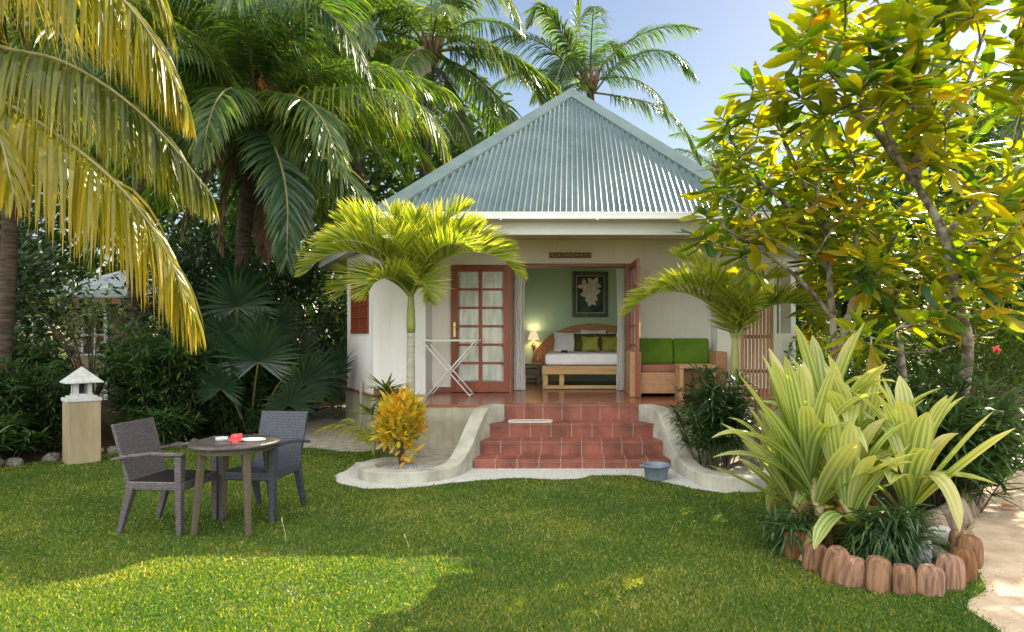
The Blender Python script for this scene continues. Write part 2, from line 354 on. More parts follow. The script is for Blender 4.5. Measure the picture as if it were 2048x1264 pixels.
# steps
steps = [(7.90, .115, 1.19), (8.22, .285, 1.15), (8.54, .465, 1.08), (8.845, FZ + .004, .905)]
t = Acc(); gt = Acc(); zb = -.05
for i, (y, z, hw) in enumerate(steps):
    t.hexa([(-hw, y, zb), (hw, y, zb), (hw, 9.0 + i * .01, zb), (-hw, 9.0 + i * .01, zb)], [(-hw, y, z - .03), (hw, y, z - .03), (hw, 9.0 + i * .01, z - .03), (-hw, 9.0 + i * .01, z - .03)])
    t.box((0, (y - .018 + 9.0) / 2, z - .0145), (2 * hw, 9.0 - y + .018, .029))
    gt.box((0, y - .002, z - .033), (2 * hw, .006, .006))
    x = -hw + .13
    nx = int(round(2 * hw / .256)); 
    for k in range(1, nx):
        x = -hw + 2 * hw * k / nx
        gt.box((x, y - .002, (max(zb, steps[i - 1][1] if i else 0) + z - .033) / 2), (.006, .006, z - .033 - (steps[i - 1][1] if i else 0)))
        gt.box((x, y + .15, z + .0005), (.006, .33, .0015)); gt.box((x, y - .0185, z - .0145), (.006, .004, .029))
st = hb(t, "front_steps", M_tile, bevel=.003); hb(gt, "grout", M_grout, parent=st)
# cheek walls sweeping into planter kerbs
def sweep(pts, wd, n, zb=-.06):
    P = spline(pts, n); T = nrm(np.gradient(P[:, :2], axis=0)); N = np.stack([-T[:, 1], T[:, 0]], 1) * wd / 2
    acc = Acc(); L = np.c_[P[:, :2] + N, P[:, 2]]; Rr = np.c_[P[:, :2] - N, P[:, 2]]; Lb = L.copy(); Lb[:, 2] = zb; Rb = Rr.copy(); Rb[:, 2] = zb
    V = np.stack([Lb, L, Rr, Rb], 1).reshape(-1, 3); i = np.arange(n - 1)[:, None] * 4
    q = np.concatenate([np.stack([i + c, i + c + 1, i + 5 + c, i + 4 + c], -1).reshape(-1, 4) for c in range(3)])
    e = (n - 1) * 4
    acc.add(V, np.vstack([q, [[0, 3, 2, 1], [e, e + 1, e + 2, e + 3]]])); return acc
ckL = [(-.985, 8.87, .685), (-1.10, 8.68, .68), (-1.19, 8.50, .655), (-1.255, 8.2, .47), (-1.31, 7.85, .27), (-1.38, 7.55, .15), (-1.52, 7.32, .13), (-1.75, 7.2, .13), (-2.02, 7.18, .13), (-2.27, 7.32, .13), (-2.38, 7.58, .13), (-2.30, 7.84, .13), (-2.1, 7.98, .12)]
ckR = [(.985, 8.87, .685), (1.10, 8.68, .68), (1.19, 8.50, .655), (1.255, 8.2, .47), (1.31, 7.85, .27), (1.37, 7.45, .16), (1.45, 7.1, .15), (1.62, 6.88, .15), (1.88, 6.83, .15), (2.12, 6.98, .15), (2.26, 7.3, .15), (2.28, 7.7, .15), (2.2, 8.0, .14)]
hb(sweep(ckL, .19, 90), "planter_kerb", M_kerb, bevel=.012)
hb(sweep(ckR, .19, 90), "planter_kerb", M_kerb, bevel=.012)
# downpipe stub on the corner
a = Acc(); a.tube([(-3.5, 10.82, 0), (-3.5, 10.82, .84)], .03, 8); hb(a, "corner_pipe", M_plinth, smooth=True)
# roof
slope = (6.76 - 3.285) / 4.76; hs = 4.76 * math.tan(R(30)); pitch = .0822; amp = .018
nsub = 8; us = np.arange(-hs, hs + 1e-6, pitch / nsub)
roofacc = Acc()
for k in range(6):
    an = R(60 * k); ca, sa = math.cos(an), math.sin(an)
    vt = 4.76 * (1 - np.abs(us) / hs); zc = amp * np.cos(2 * np.pi * us / pitch)
    def Pt(u, v, z): x, y = u, -(4.76 - v); return np.stack([HC[0] + x * ca - y * sa, HC[1] + x * sa + y * ca, z], -1)
    B = Pt(us, 0 * us, 3.285 + zc); Tt = Pt(us, vt, 3.285 + slope * vt + zc); n = len(us); i = np.arange(n - 1)
    roofacc.add(np.vstack([B, Tt]), np.stack([i, i + 1, n + i + 1, n + i], -1))
roof = hb(roofacc, "roof", M_roof, smooth=True)
caps = Acc(); APX = np.array([HC[0], HC[1], 6.76 + .03])
for k in range(6):
    an = R(60 * k)
    for s in (-1, 1):   # the two hips of face k, one flap each on this face
        ca, sa = math.cos(an), math.sin(an)
        def Q(u, v, z): x, y = u, -(4.76 - v); return np.array([HC[0] + x * ca - y * sa, HC[1] + x * sa + y * ca, z])
        wv = .23
        A = Q(s * hs, 0, 3.285 + .035); A2 = Q(s * (hs - wv * 1.25), 0, 3.285 + .022)
        vq = 4.76 * (1 - wv * 1.25 / hs); B = APX + np.array([0, 0, .0]); B2 = Q(0, vq, 3.285 + slope * vq + .022)
        up = np.array([0, 0, .012])
        caps.hexa([A, A2, B2, B], [A + up, A2 + up, B2 + up, B + up])
        lip = np.array([0, 0, -.03]); caps.hexa([A2 + lip, B2 + lip, B2 + lip + (A - A2) * .02, A2 + lip + (A - A2) * .02], [A2 + up, B2 + up, B2 + up + (A - A2) * .02, A2 + up + (A - A2) * .02])
hb(caps, "ridge_cap", M_cap, parent=roof)
a = Acc(); hexring(a, 4.70, 4.84, 3.195, 3.282); hexring(a, 4.705, 4.845, 3.262, 3.288); hb(a, "gutter", M_trim)
for x in (-1.9, -.95, .35, 1.6):
    a = Acc(); a.box((x, 8.75, 3.20), (.022, .02, .06)); a.box((x, 8.78, 3.18), (.022, .09, .014)); hb(a, "gutter_bracket", M_trim)
a = Acc(); hexring(a, 4.46, 4.58, 3.02, 3.194); hb(a, "fascia_beam", M_trim)
a = Acc(); hexring(a, .01, 4.698, 3.197, 3.215); hb(a, "soffit", M_ceil)
# side window
wd = np.array([-.9, 1.4]) / CH; wn = np.array([-wd[1], wd[0]])   # wall direction and outward normal (-x,-y side)
wn = np.array([-1.4, -.9]) / CH
def wpt(s, o, z): q = np.array([-3.17, 10.4]) + wd * s + wn * o; return np.array([q[0], q[1], z])
def wbox(acc, s0, s1, o0, o1, z0, z1, mi=0):
    b = [wpt(s0, o1, z0), wpt(s0, o0, z0), wpt(s1, o0, z0), wpt(s1, o1, z0)]; tt = [q + np.array([0, 0, z1 - z0]) for q in b]; acc.hexa(b[::-1], tt[::-1], mi=mi)
a = Acc(); s0, s1, z0, z1 = .25, 1.33, 1.65, 2.755
wbox(a, s0, s1, -.08, .025, z1 - .06, z1); wbox(a, s0, s1, -.08, .03, z0, z0 + .07)
for q in (s0, s1 - .05, (s0 + s1) / 2 - .04): wbox(a, q, q + (.05 if q != (s0 + s1) / 2 - .04 else .08), -.079, .024, z0 + .07, z1 - .06)
win = hb(a, "window", M_red)
a = Acc()
for c in range(2):
    q0 = s0 + .05 + c * .5
    for j in range(1, 3): wbox(a, q0 + j * .15, q0 + j * .15 + .022, -.03, .015, z0 + .07, z1 - .06)
for j in range(1, 5): zz = z0 + .07 + j * .196; wbox(a, s0 + .05, s1 - .05, -.028, .013, zz, zz + .024)
hb(a, "glazing_bar", M_red, parent=win)
M_shut = mat("shutter_mat", (.26, .12, .08), (.36, .2, .15), rough=.5, scale=6, stretch=(1, 1, 8))
a = Acc(); wbox(a, s0 + .03, s1 - .03, -.05, -.035, z0 + .03, z1 - .03); hb(a, "pane", M_shut, parent=win)

# glazed door leaf, folded flat on the wall
M_curt = mat("net_curtain_mat", (.62, .66, .66), (.78, .80, .78), rough=.8, scale=5, stretch=(8, 8, .5))
M_brass = mat("brass_mat", (.75, .55, .25), rough=.3, metal=.9)
def door_leaf(open_side):
    """local: hinge at x=0, leaf runs to -x .96, thickness in y, z from 0 to 2.07"""
    W_, H_ = .96, 2.08; f = Acc(); T = .045
    f.box((-.05, 0, H_ / 2), (.10, T, H_)); f.box((-W_ + .055, 0, H_ / 2), (.11, T, H_)); f.box((-W_ / 2, 0, H_ - .05), (W_ - .2, T - .001, .10)); f.box((-W_ / 2, 0, .085), (W_ - .2, T - .001, .17))
    f.box((-W_ / 2, 0, 1.06), (.06, T - .006, H_ - .2))
    for k in range(1, 6): f.box((-W_ / 2, 0, .17 + k * (1.81 / 6)), (W_ - .2, T - .009, .04))
    return f
def mk_door(loc, rz, lab):
    d = thing("glazed_door", lab, "door", loc, rz)   # becomes a part of the house below
    for k in ("label", "category"): del d[k]
    d.parent = house; d.location = Vector(loc) - Vector(HO)
    door_leaf(0).build("frame", M_red, d, bevel=.004)
    for c in range(2):
        for r_ in range(6):
            p = Acc(); p.box((-.295 - c * .37 + (.0), 0, .17 + (r_ + .5) * (1.81 / 6)), (.31, .012, .262)); p.build("pane", M_pane, d)
    h = Acc(); h.box((-.90, -.032, 1.02), (.035, .012, .24)); h.tube([(-.90, -.04, 1.06), (-.90, -.075, 1.06), (-.80, -.08, 1.06)], .009, 8); h.build("handle", M_brass, d, smooth=False)
    return d
M_pane = bpy.data.materials.new("pane_mat"); M_pane.use_nodes = True
_n = M_pane.node_tree; _p = _n.nodes["Principled BSDF"]; _p.inputs["Base Color"].default_value = (.50, .58, .55, 1); _p.inputs["Roughness"].default_value = .12; _p.inputs["Specular IOR Level"].default_value = .8
_w = _n.nodes.new("ShaderNodeTexNoise"); _w.inputs["Scale"].default_value = 3.5; _c = _n.nodes.new("ShaderNodeValToRGB")
_c.color_ramp.elements[0].color = (.40, .46, .41, 1); _c.color_ramp.elements[1].color = (.58, .62, .58, 1); _c.color_ramp.elements[0].position = .35; _c.color_ramp.elements[1].position = .62
_t = _n.nodes.new("ShaderNodeTexCoord"); _mm = _n.nodes.new("ShaderNodeMapping"); _mm.inputs["Scale"].default_value = (4, 1, .8)
_n.links.new(_t.outputs["Object"], _mm.inputs[0]); _n.links.new(_mm.outputs[0], _w.inputs["Vector"]); _n.links.new(_w.outputs["Fac"], _c.inputs[0]); _n.links.new(_c.outputs[0], _p.inputs["Base Color"])
mk_door((-1.01, 10.645, FZ + .012), 0, "x")
mk_door((.96, 10.66, FZ + .012), R(92), "x")
a = Acc(); a.box((-.035, 10.79, 2.775), (2.0, .24, .045)); a.box((-1.0 + .018, 10.79, FZ + 1.035), (.035, .238, 2.07)); a.box((.93 - .018, 10.79, FZ + 1.035), (.035, .238, 2.07))
hb(a, "door_frame", M_red)

# name board
M_board = mat("name_board_mat", (.10, .05, .015), (.17, .09, .03), rough=.5, scale=5, stretch=(1, 1, 10)); M_let = mat("carved_letter_mat", (.52, .38, .16), rough=.5)
p0 = at(1098, 516, 10.68); p1 = at(1183, 505, 10.68)
sg = thing("name_board", "small brown wooden name board with carved letters above the doorway", "sign", ((p0[0] + p1[0]) / 2, 10.68, (p0[2] + p1[2]) / 2))
b = Acc(); b.box((0, 0, 0), (p1[0] - p0[0], .03, p1[2] - p0[2])); b.build("board", M_board, sg, bevel=.003)
tc = bpy.data.curves.new("lettering", 'FONT'); tc.body = "VILLA PANDANUS 5"; tc.size = .078; tc.extrude = .003; tc.align_x = 'CENTER'; tc.align_y = 'CENTER'; tc.space_character = 1.0
to = bpy.data.objects.new("lettering", tc); COL.objects.link(to); to.location = (0, -.018, 0); to.rotation_euler = (R(90), 0, 0); tc.materials.append(M_let)
dg = bpy.context.evaluated_depsgraph_get(); me = bpy.data.meshes.new_from_object(to.evaluated_get(dg)); bpy.data.objects.remove(to)
lo = bpy.data.objects.new("lettering", me); COL.objects.link(lo); lo.parent = sg; lo.location = (0, -.0185, 0); lo.rotation_euler = (R(90), 0, 0); me.materials.clear(); me.materials.append(M_let)

# ============================================================ ROOM AND VERANDA THINGS
M_cane = mat("cane_mat", (.42, .22, .09), (.58, .34, .15), rough=.45, scale=8, stretch=(1, 1, 6), detail=5)
M_wood = mat("pale_wood_mat", (.42, .26, .10), (.54, .36, .16), rough=.4, scale=3, stretch=(.4, 4, 8), detail=5)
M_sheet = mat("bed_linen_mat", (.80, .80, .84), (.86, .86, .88), rough=.9, scale=6, bump=.3, bscale=5)
M_olive = mat("olive_satin_mat", (.30, .30, .04), (.44, .42, .08), rough=.5, scale=6, bump=.2, bscale=9)
M_dolive = mat("dark_olive_mat", (.07, .07, .02), (.11, .10, .03), rough=.6, scale=6)
M_shade = bpy.data.materials.new("lamp_shade_mat"); M_shade.use_nodes = True; _p = M_shade.node_tree.nodes["Principled BSDF"]
_p.inputs["Base Color"].default_value = (.85, .66, .45, 1); _p.inputs["Emission Color"].default_value = (1, .72, .42, 1); _p.inputs["Emission Strength"].default_value = .35
# bed
bx, by0, by1 = .45, 11.16, 13.1
bed = thing("bed", "double bed with arched cane headboard and white mattress in the room", "bed", (bx, 12.1, FZ))
def B(acc, name, m, parent=bed, **k): acc.V = [v - np.array([bx, 12.1, FZ]) for v in acc.V]; return acc.build(name, m, parent, **k)
a = Acc(); a.box((bx, by0 + .02, 1.02), (1.9, .05, .15)); a.box((bx - .93, 12.1, 1.02), (.04, 1.9, .14)); a.box((bx + .93, 12.1, 1.02), (.04, 1.9, .14)); a.box((bx, 12.1, .98), (1.8, 1.85, .03))
a.box((bx, by0 + .12, .72), (1.9, .07, .06)); B(a, "frame", M_wood, bevel=.006)
for x in (-.9, -.62, .62, .9):
    for y in (by0 + .08, by1 - .1):
        a = Acc(); a.box((bx + x, y, (.69 + .965) / 2 + (.03 if y < 12 else 0)), (.08, .06, .965 - .69 - (.06 if y < 12 else 0))); B(a, "leg", M_wood)
a = Acc(); a.box((bx, 12.13, 1.2), (1.82, 1.86, .2)); B(a, "mattress", M_sheet, bevel=.05)
a = Acc(); n = 33; th = np.linspace(0, math.pi, n); 
def arch(rx, rz_): return np.stack([bx + rx * np.cos(th), np.full(n, 13.16), 1.02 + rz_ * np.sin(th)], -1)
for rx, rr in ((1.24, .022), (1.19, .022), (1.14, .022), (1.09, .022), (1.04, .024)): a.tube(arch(rx, rx * .655), rr, 8)
for k in range(0): pass
hbv = arch(1.02, .66); V = np.vstack([hbv, hbv + np.array([0, .02, 0])]); c0 = len(V)
V = np.vstack([V, [[bx, 13.16, 1.02]]]); a.add(V, None, [[i, i + 1, c0] for i in range(n - 1)])
for i in range(4, n - 4, 3):
    p = arch(1.02, .66)[i]; a.tube([(bx + (p[0] - bx) * .25, 13.14, 1.1), p], .012, 6)
B(a, "headboard", M_cane, smooth=True)
# pillows and cushions: pinched boxes
def cushion(w_, h_, t_, n=12):
    acc = Acc(); u = np.linspace(-1, 1, n + 1); U, V_ = np.meshgrid(u, u, indexing='ij')
    e = (1 - U ** 4) * (1 - V_ ** 4); pin = 1 - .10 * (1 - np.abs(V_)) * np.abs(U) ** 3; pin2 = 1 - .10 * (1 - np.abs(U)) * np.abs(V_) ** 3
    for s in (-1, 1):
        X = U * w_ / 2 * pin; Z = V_ * h_ / 2 * pin2; Y = s * t_ / 2 * np.sqrt(np.maximum(e, 0)) 
        P = np.stack([X, Y, Z], -1).reshape(-1, 3); i, j = np.meshgrid(np.arange(n), np.arange(n), indexing='ij'); b = i * (n + 1) + j
        q = np.stack([b, b + n + 1, b + n + 2, b + 1], -1).reshape(-1, 4); acc.add(P, q if s < 0 else q[:, ::-1])
    return acc
def cush(name, x, y, z, w_, h_, t_, m, tilt, label, cat, group=None, rz=0):
    o = cushion(w_, h_, t_).build(name, m, smooth=True); o.location = (x, y, z); o.rotation_euler = (R(-tilt), 0, rz); tag(o, label, cat, group); return o
cush("pillow", -.08, 12.88, 1.48, .56, .42, .15, M_sheet, 20, "white pillow at the left end of the bed under the cane headboard", "pillow")
cush("pillow", .98, 12.88, 1.48, .52, .42, .15, M_sheet, 20, "white pillow at the right end of the bed, partly hidden by the door", "pillow")
cush("pillow", .44, 12.98, 1.52, .50, .42, .13, M_sheet, 14, "white pillow behind the olive cushions, only its top edge showing", "pillow")
cush("cushion", .25, 12.78, 1.47, .42, .40, .13, M_dolive, 22, "dark olive cushion standing behind the left yellow green cushion", "cushion")
cush("cushion", .68, 12.80, 1.47, .42, .40, .13, M_dolive, 22, "dark olive cushion standing behind the right yellow green cushion", "cushion")
cush("cushion", .36, 12.60, 1.45, .34, .32, .13, M_olive, 24, "yellow green satin cushion in front, nearer the wall lamp", "cushion")
cush("cushion", .75, 12.62, 1.45, .34, .32, .13, M_olive, 24, "yellow green satin cushion in front, nearer the open door leaf", "cushion")
M_fl = mat("orange_petal_mat", (.75, .22, .08), (.85, .42, .2), rough=.6, scale=20)
def petal_flower(name, r, m, m2, label, cat, loc, tiltv=(0, 0, 1), npet=5, cup=.5):
    t_ = thing(name, label, cat, loc); acc = Acc(); an = np.arange(npet) * 2 * math.pi / npet
    D = np.stack([np.cos(an), np.sin(an), np.full(npet, cup)], -1); blades(acc, np.zeros((npet, 3)), D, np.stack([-np.sin(an), np.cos(an), 0 * an], -1), r, r * .9, .5, 4, (.35, .9, 1.05, .8, .25), fold=.15)
    acc.build("petal", m, t_, smooth=True); s_ = Acc(); s_.tube([(0, 0, 0), (0, 0, r * .6), (r * .1, 0, r * .9)], [r * .06, r * .07, r * .03], 6); s_.build("stamen", m2, t_, smooth=True)
    return t_
M_yel = mat("stamen_mat", (.8, .6, .1), rough=.6)
f1 = petal_flower("flower", .10, M_fl, M_yel, "orange flower laid on the white bed in front of the cushions", "flower", (.50, 12.0, 1.31))
M_rfl = mat("red_petal_mat", (.55, .02, .03), (.7, .05, .06), rough=.5, scale=20)
M_dk = mat("black_ribbon_mat", (.03, .03, .03), rough=.5)
for x, lb in ((-.13, "small black ribbon roll lying by the left white pillow"), (1.0, "small black ribbon roll lying by the right white pillow")):
    a = Acc(); a.tube([(-.06, 0, .02), (.06, .01, .02)], .02, 8); a.tube([(-.02, -.03, .03), (.02, .03, .03)], .016, 6); o = a.build("ribbon_roll", M_dk, smooth=True); o.location = (x, 11.9, 1.30); tag(o, lb, "ribbon")
# night table
nt_ = thing("bedside_table", "low grey brown bedside table left of the bed", "bedside table", (-1.0, 12.85, FZ))
M_gw = mat("grey_wood_mat", (.16, .12, .08), (.24, .18, .12), rough=.5, scale=5, stretch=(.5, 3, 6))
a = Acc(); a.box((0, 0, .36), (.85, .45, .04)); a.build("table_top", M_gw, nt_, bevel=.005)
a = Acc(); a.box((0, .02, .22), (.7, .38, .12)); a.build("drawer", M_gw, nt_, bevel=.004)
a = Acc(); a.box((0, .02, .05), (.72, .4, .03)); a.build("shelf", M_gw, nt_)
for x in (-.36, .36):
    a = Acc(); a.box((x, 0, .17), (.05, .4, .34)); a.build("leg", M_gw, nt_)
petal_flower("flower", .07, M_rfl, M_yel, "dark red flower on the bedside table at the foot of the headboard arch", "flower", (-.72, 12.78, FZ + .385))
# wall lamp
wl = thing("wall_lamp", "small brass wall lamp with a lit cream shade on the green wall", "wall lamp", (-.77, 13.3, 1.5))
a = Acc(); a.lathe([(.115, 0), (.10, .06), (.075, .13), (.05, .17)], 24, (0, -.15, .02)); a.build("lamp_shade", M_shade, wl, smooth=True)
a = Acc(); a.tube([(0, -.15, .03), (0, -.15, -.04), (0, -.13, -.1), (0, -.07, -.12), (0, 0, -.08)], .014, 8); a.lathe([(0, -.2), (.03, -.17), (.045, -.1), (.03, -.04), (0, -.02)], 14, (0, -.02, 0)); a.tube([(0, -.15, -.02), (.05, -.16, -.08), (-.05, -.16, -.1)], .016, 6); a.build("bracket", M_brass, wl, smooth=True)
pl = bpy.data.lights.new("lamp_bulb", 'POINT'); pl.energy = 2.2; pl.color = (1, .75, .45); pl.shadow_soft_size = .04
po = bpy.data.objects.new("lamp_bulb", pl); COL.objects.link(po); po.parent = wl; po.location = (0, -.15, .16)
# picture
pc = thing("picture", "framed painting of a white flower on dark green over the bed", "painting", (.385, 13.29, 2.45))
a = Acc(); W_, H_, t_ = .73, .93, .08
for s in (-1, 1): a.box((s * (W_ / 2 - t_ / 2), -.02, 0), (t_, .04, H_)); a.box((0, -.02, s * (H_ / 2 - t_ / 2)), (W_ - 2 * t_, .038, t_))
M_fr = mat("picture_frame_mat", (.07, .08, .05), (.12, .13, .08), rough=.5, scale=12); a.build("frame", M_fr, pc, bevel=.006)
a = Acc()
for s in (-1, 1): a.box((s * .278, -.022, 0), (.014, .02, .77)); a.box((0, -.022, s * .378), (.542, .019, .014))
a.build("mount", mat("mount_mat", (.55, .55, .48), rough=.7), pc)
M_cv = mat("canvas_mat", (.01, .02, .02), (.03, .13, .06), rough=.6, scale=5, detail=2); a = Acc(); a.box((0, -.008, 0), (.56, .01, .76)); cvs = a.build("canvas", M_cv, pc)
a = Acc(); M_wf = mat("painted_petal_mat", (.62, .60, .50), (.85, .84, .78), rough=.6, scale=9)
for (cx, cz, r_, k0, npt) in ((.0, .03, .21, .2, 6), (.06, .20, .17, 1.0, 5), (.02, -.13, .13, .5, 5), (-.12, .17, .15, .1, 4)):
    for k in range(npt):
        an = k0 + k * 2 * math.pi / npt; d = np.array([math.cos(an), math.sin(an)]); e = np.array([-d[1], d[0]])
        ts = np.linspace(0, 1, 7); wv = np.sin(np.pi * np.clip(ts, .02, .985)) ** .7 * r_ * .30; pts = []
        yy = -.0165 - .0006 * k - .003 * (r_ > .2)
        for q, wq in zip(ts, wv):
            c = np.array([cx, cz]) + d * q * r_
            for sgn in (-1, 1):
                pp = c + e * wq * sgn; pp[0] = np.clip(pp[0], -.268, .268); pts.append([pp[0], yy, np.clip(pp[1], -.368, .368)])
        a.add(pts, [[2 * i, 2 * i + 1, 2 * i + 3, 2 * i + 2] for i in range(6)])
a.build("painted_flower", M_wf, pc)
# curtains
def curtain(x0, x1, yb, z0, z1, label, gather=.3):
    n = 40; u = np.linspace(0, 1, n); zs = np.linspace(z0, z1, 14); V = []
    for z in zs:
        f = (z - z0) / (z1 - z0); wid = 1 - gather * math.sin(math.pi * min(1, max(0, (f - .1) / .9))) * .4
        V.append(np.stack([x0 + (x1 - x0) * u * wid, yb + .03 * np.sin(u * 26 + f) + .01 * np.sin(u * 61), np.full(n, z)], -1))
    i, j = np.meshgrid(np.arange(13), np.arange(n - 1), indexing='ij'); b = i * n + j
    acc = Acc(); acc.add(np.vstack(V), np.stack([b, b + 1, b + n + 1, b + n], -1).reshape(-1, 4)); o = acc.build("curtain", M_net, smooth=True); tag(o, label, "curtain", "net curtains at the doorway"); return o
M_net = leafmat("white_net_mat", [(.88, .88, .86), (.9, .9, .88)], (1, 1, 1), .35, .9, .1)
curtain(-.97, -.78, 11.0, FZ + .01, 2.74, "white net curtain drawn to the left side of the doorway")
curtain(.90, .76, 11.0, FZ + .01, 2.74, "white net curtain drawn to the right side of the doorway")
a = Acc(); a.tube([(-1.2, 11.0, 2.86), (1.15, 11.0, 2.86)], .012, 8); tag(a.build("curtain_rail", M_trim), "white curtain rail above the doorway inside the room", "curtain rail")
# ---- sofa
M_rat = bpy.data.materials.new("rattan_weave_mat")
def weave(m, c1, c2, mortar, sx, bw=.5, rh=.25, bump=.6, rough=.6):
    m.use_nodes = True; n = m.node_tree; p = n.nodes["Principled BSDF"]; p.inputs["Roughness"].default_value = rough
    tc_ = n.nodes.new("ShaderNodeTexCoord"); sp = n.nodes.new("ShaderNodeSeparateXYZ"); ad = n.nodes.new("ShaderNodeMath"); ad.operation = 'ADD'; cb = n.nodes.new("ShaderNodeCombineXYZ")
    n.links.new(tc_.outputs["Object"], sp.inputs[0]); n.links.new(sp.outputs[0], ad.inputs[0]); n.links.new(sp.outputs[1], ad.inputs[1]); n.links.new(ad.outputs[0], cb.inputs[0]); n.links.new(sp.outputs[2], cb.inputs[1])
    br = n.nodes.new("ShaderNodeTexBrick"); br.inputs["Scale"].default_value = sx; br.inputs["Color1"].default_value = (*c1, 1); br.inputs["Color2"].default_value = (*c2, 1); br.inputs["Mortar"].default_value = (*mortar, 1)
    br.inputs["Mortar Size"].default_value = .03; br.inputs["Brick Width"].default_value = bw; br.inputs["Row Height"].default_value = rh
    n.links.new(cb.outputs[0], br.inputs["Vector"]); n.links.new(br.outputs["Color"], p.inputs["Base Color"])
    b = n.nodes.new("ShaderNodeBump"); b.inputs["Strength"].default_value = bump; b.inputs["Distance"].default_value = .004; b.invert = True
    n.links.new(br.outputs["Fac"], b.inputs["Height"]); n.links.new(b.outputs[0], p.inputs["Normal"]); return m
weave(M_rat, (.46, .26, .13), (.56, .34, .18), (.22, .11, .05), 14)
M_gcush = mat("green_cushion_mat", (.075, .15, .005), (.10, .19, .01), rough=.85, scale=5, bump=.2, bscale=6)
M_bcush = mat("brown_cushion_mat", (.24, .10, .07), (.30, .13, .09), rough=.85, scale=5)
sf = thing("rattan_sofa", "rattan two seat sofa with green back cushions on the veranda", "sofa", (1.62, 10.2, FZ))
a = Acc(); a.box((0, 0, .22), (1.14, .74, .32)); a.box((0, .31, .42), (1.16, .1, .50)); a.build("base", M_rat, sf, bevel=.012)
for s in (-1, 1):
    a = Acc(); a.box((s * .65, -.0, .345), (.17, .76, .69)); a.build("armrest", M_rat, sf, bevel=.015)
a = Acc(); a.box((0, -.06, .435), (1.12, .60, .11)); a.build("seat_cushion", M_bcush, sf, bevel=.025)
for s in (-1, 1):
    a = Acc(); a.box((0, 0, 0), (.566, .15, .42)); o = a.build("back_cushion", M_gcush, sf, bevel=.035); o.location = (s * .285, .19, .68); o.rotation_euler = (R(-10), 0, 0)
for sx_ in (-.6, .6):
    for sy_ in (-.3, .3):
        a = Acc(); a.box((sx_, sy_, .03), (.05, .05, .06)); a.build("leg", M_dark, sf)
rt = thing("rattan_side_table", "square rattan side table with an open front before the sofa", "side table", (1.83, 9.62, FZ))
a = Acc(); a.box((0, 0, .485), (.53, .42, .055)); a.build("table_top", M_rat, rt, bevel=.008)
for s in (-1, 1):
    a = Acc(); a.box((s * .235, 0, .228), (.058, .42, .456)); a.build("side_panel", M_rat, rt, bevel=.006)
a = Acc(); a.box((0, .19, .25), (.41, .04, .40)); a.build("back_panel", M_rat, rt)
# ---- drying rack
dr = thing("folding_rack", "white folding drying rack with crossed legs in front of the door leaf", "drying rack", (-1.84, 10.05, FZ))
a = Acc()
for y in (-.2, .2): a.box((0, y, .862), (.82, .022, .024))
for x in np.linspace(-.4, .4, 12): a.box((x, 0, .868), (.012, .4, .012))
a.build("top_rails", M_trim, dr)
for s, y in ((1, -.215), (1, .215), (-1, -.185), (-1, .185)):
    a = Acc(); a.tube([(s * .38, y, .85), (-s * .36, y, .012)] if s > 0 else [(-.38, y, .80), (.30, y, .012)], .012, 8); a.build("leg", M_trim, dr, smooth=True)
for x, z in ((-.36, .03), (.29, .03), (-.03, .43)):
    a = Acc(); a.tube([(x, -.2, z), (x, .2, z)], .010, 8); a.build("crossbar", M_trim, dr, smooth=True)
# ---- door mat outline on the third step
dm = thing("door_mat", "thin terracotta mat with a white border on the third step", "mat", (-.55, 8.69, .466))
a = Acc(); a.box((0, 0, .003), (.57, .20, .006)); a.build("mat_field", mat("mat_field_mat", (.26, .09, .06), (.36, .15, .1), rough=.9, scale=30), dm)
a = Acc(); n = 40; th = np.arange(n) * 2 * math.pi / n; c_ = np.cos(th); s_ = np.sin(th)
P = np.stack([np.sign(c_) * np.abs(c_) ** .3 * .29, np.sign(s_) * np.abs(s_) ** .3 * .105, np.full(n, .009)], -1); a.tube(np.vstack([P, P[:1]]), .008, 6, cap=False)
a.build("border", M_trim, dm, smooth=True)
# ---- basin
M_bas = mat("basin_mat", (.14, .19, .24), (.18, .23, .28), rough=.45, scale=5)
bs = thing("foot_basin", "round grey blue plastic basin at the foot of the steps", "basin", (.955, 7.33, 0))
a = Acc(); a.lathe([(.0, .004), (.115, .004), (.125, .02), (.140, .15), (.162, .158), (.162, .172), (.147, .174), (.135, .15), (.118, .03), (0, .026)], 32); a.build("bowl", M_bas, bs, smooth=True)
a = Acc(); a.lathe([(0, .12), (.128, .12)], 32); wm = mat("basin_water_mat", (.08, .12, .14), rough=.04, spec=.9); a.build("water", wm, bs)
for s in (-1, 1):
    a = Acc(); a.box((s * .168, 0, .160), (.035, .08, .012)); a.build("handle", M_bas, bs, bevel=.004)
# ============================================================ GARDEN THINGS
# lantern pillar
M_lbody = mat("lantern_body_mat", (.31, .25, .15), (.42, .34, .22), rough=.85, streak=.5, scale=3, detail=8, stretch=(6, 6, .6), bump=.15, bscale=12)
M_lwh = mat("lantern_white_mat", (.46, .47, .46), (.60, .61, .60), rough=.8, scale=14, bump=.4, bscale=50)
lp = thing("lantern_pillar", "garden lantern pillar with cream body and white pyramid cap", "garden lantern", (-6.30, 8.36, 0), R(-42))
a = Acc(); a.box((0, 0, .385), (.34, .34, .79)); a.build("pillar_body", M_lbody, lp, bevel=.006)
a = Acc(); a.box((0, 0, .805), (.365, .365, .045)); a.box((0, 0, .838), (.29, .29, .026)); a.box((0, 0, .862), (.21, .21, .026)); a.build("cap_slab", M_lwh, lp, bevel=.006)
for x in (-.07, .07):
    for y in (-.07, .07):
        a = Acc(); a.box((x, y, .945), (.048, .048, .145)); a.build("post", M_lwh, lp, bevel=.004)
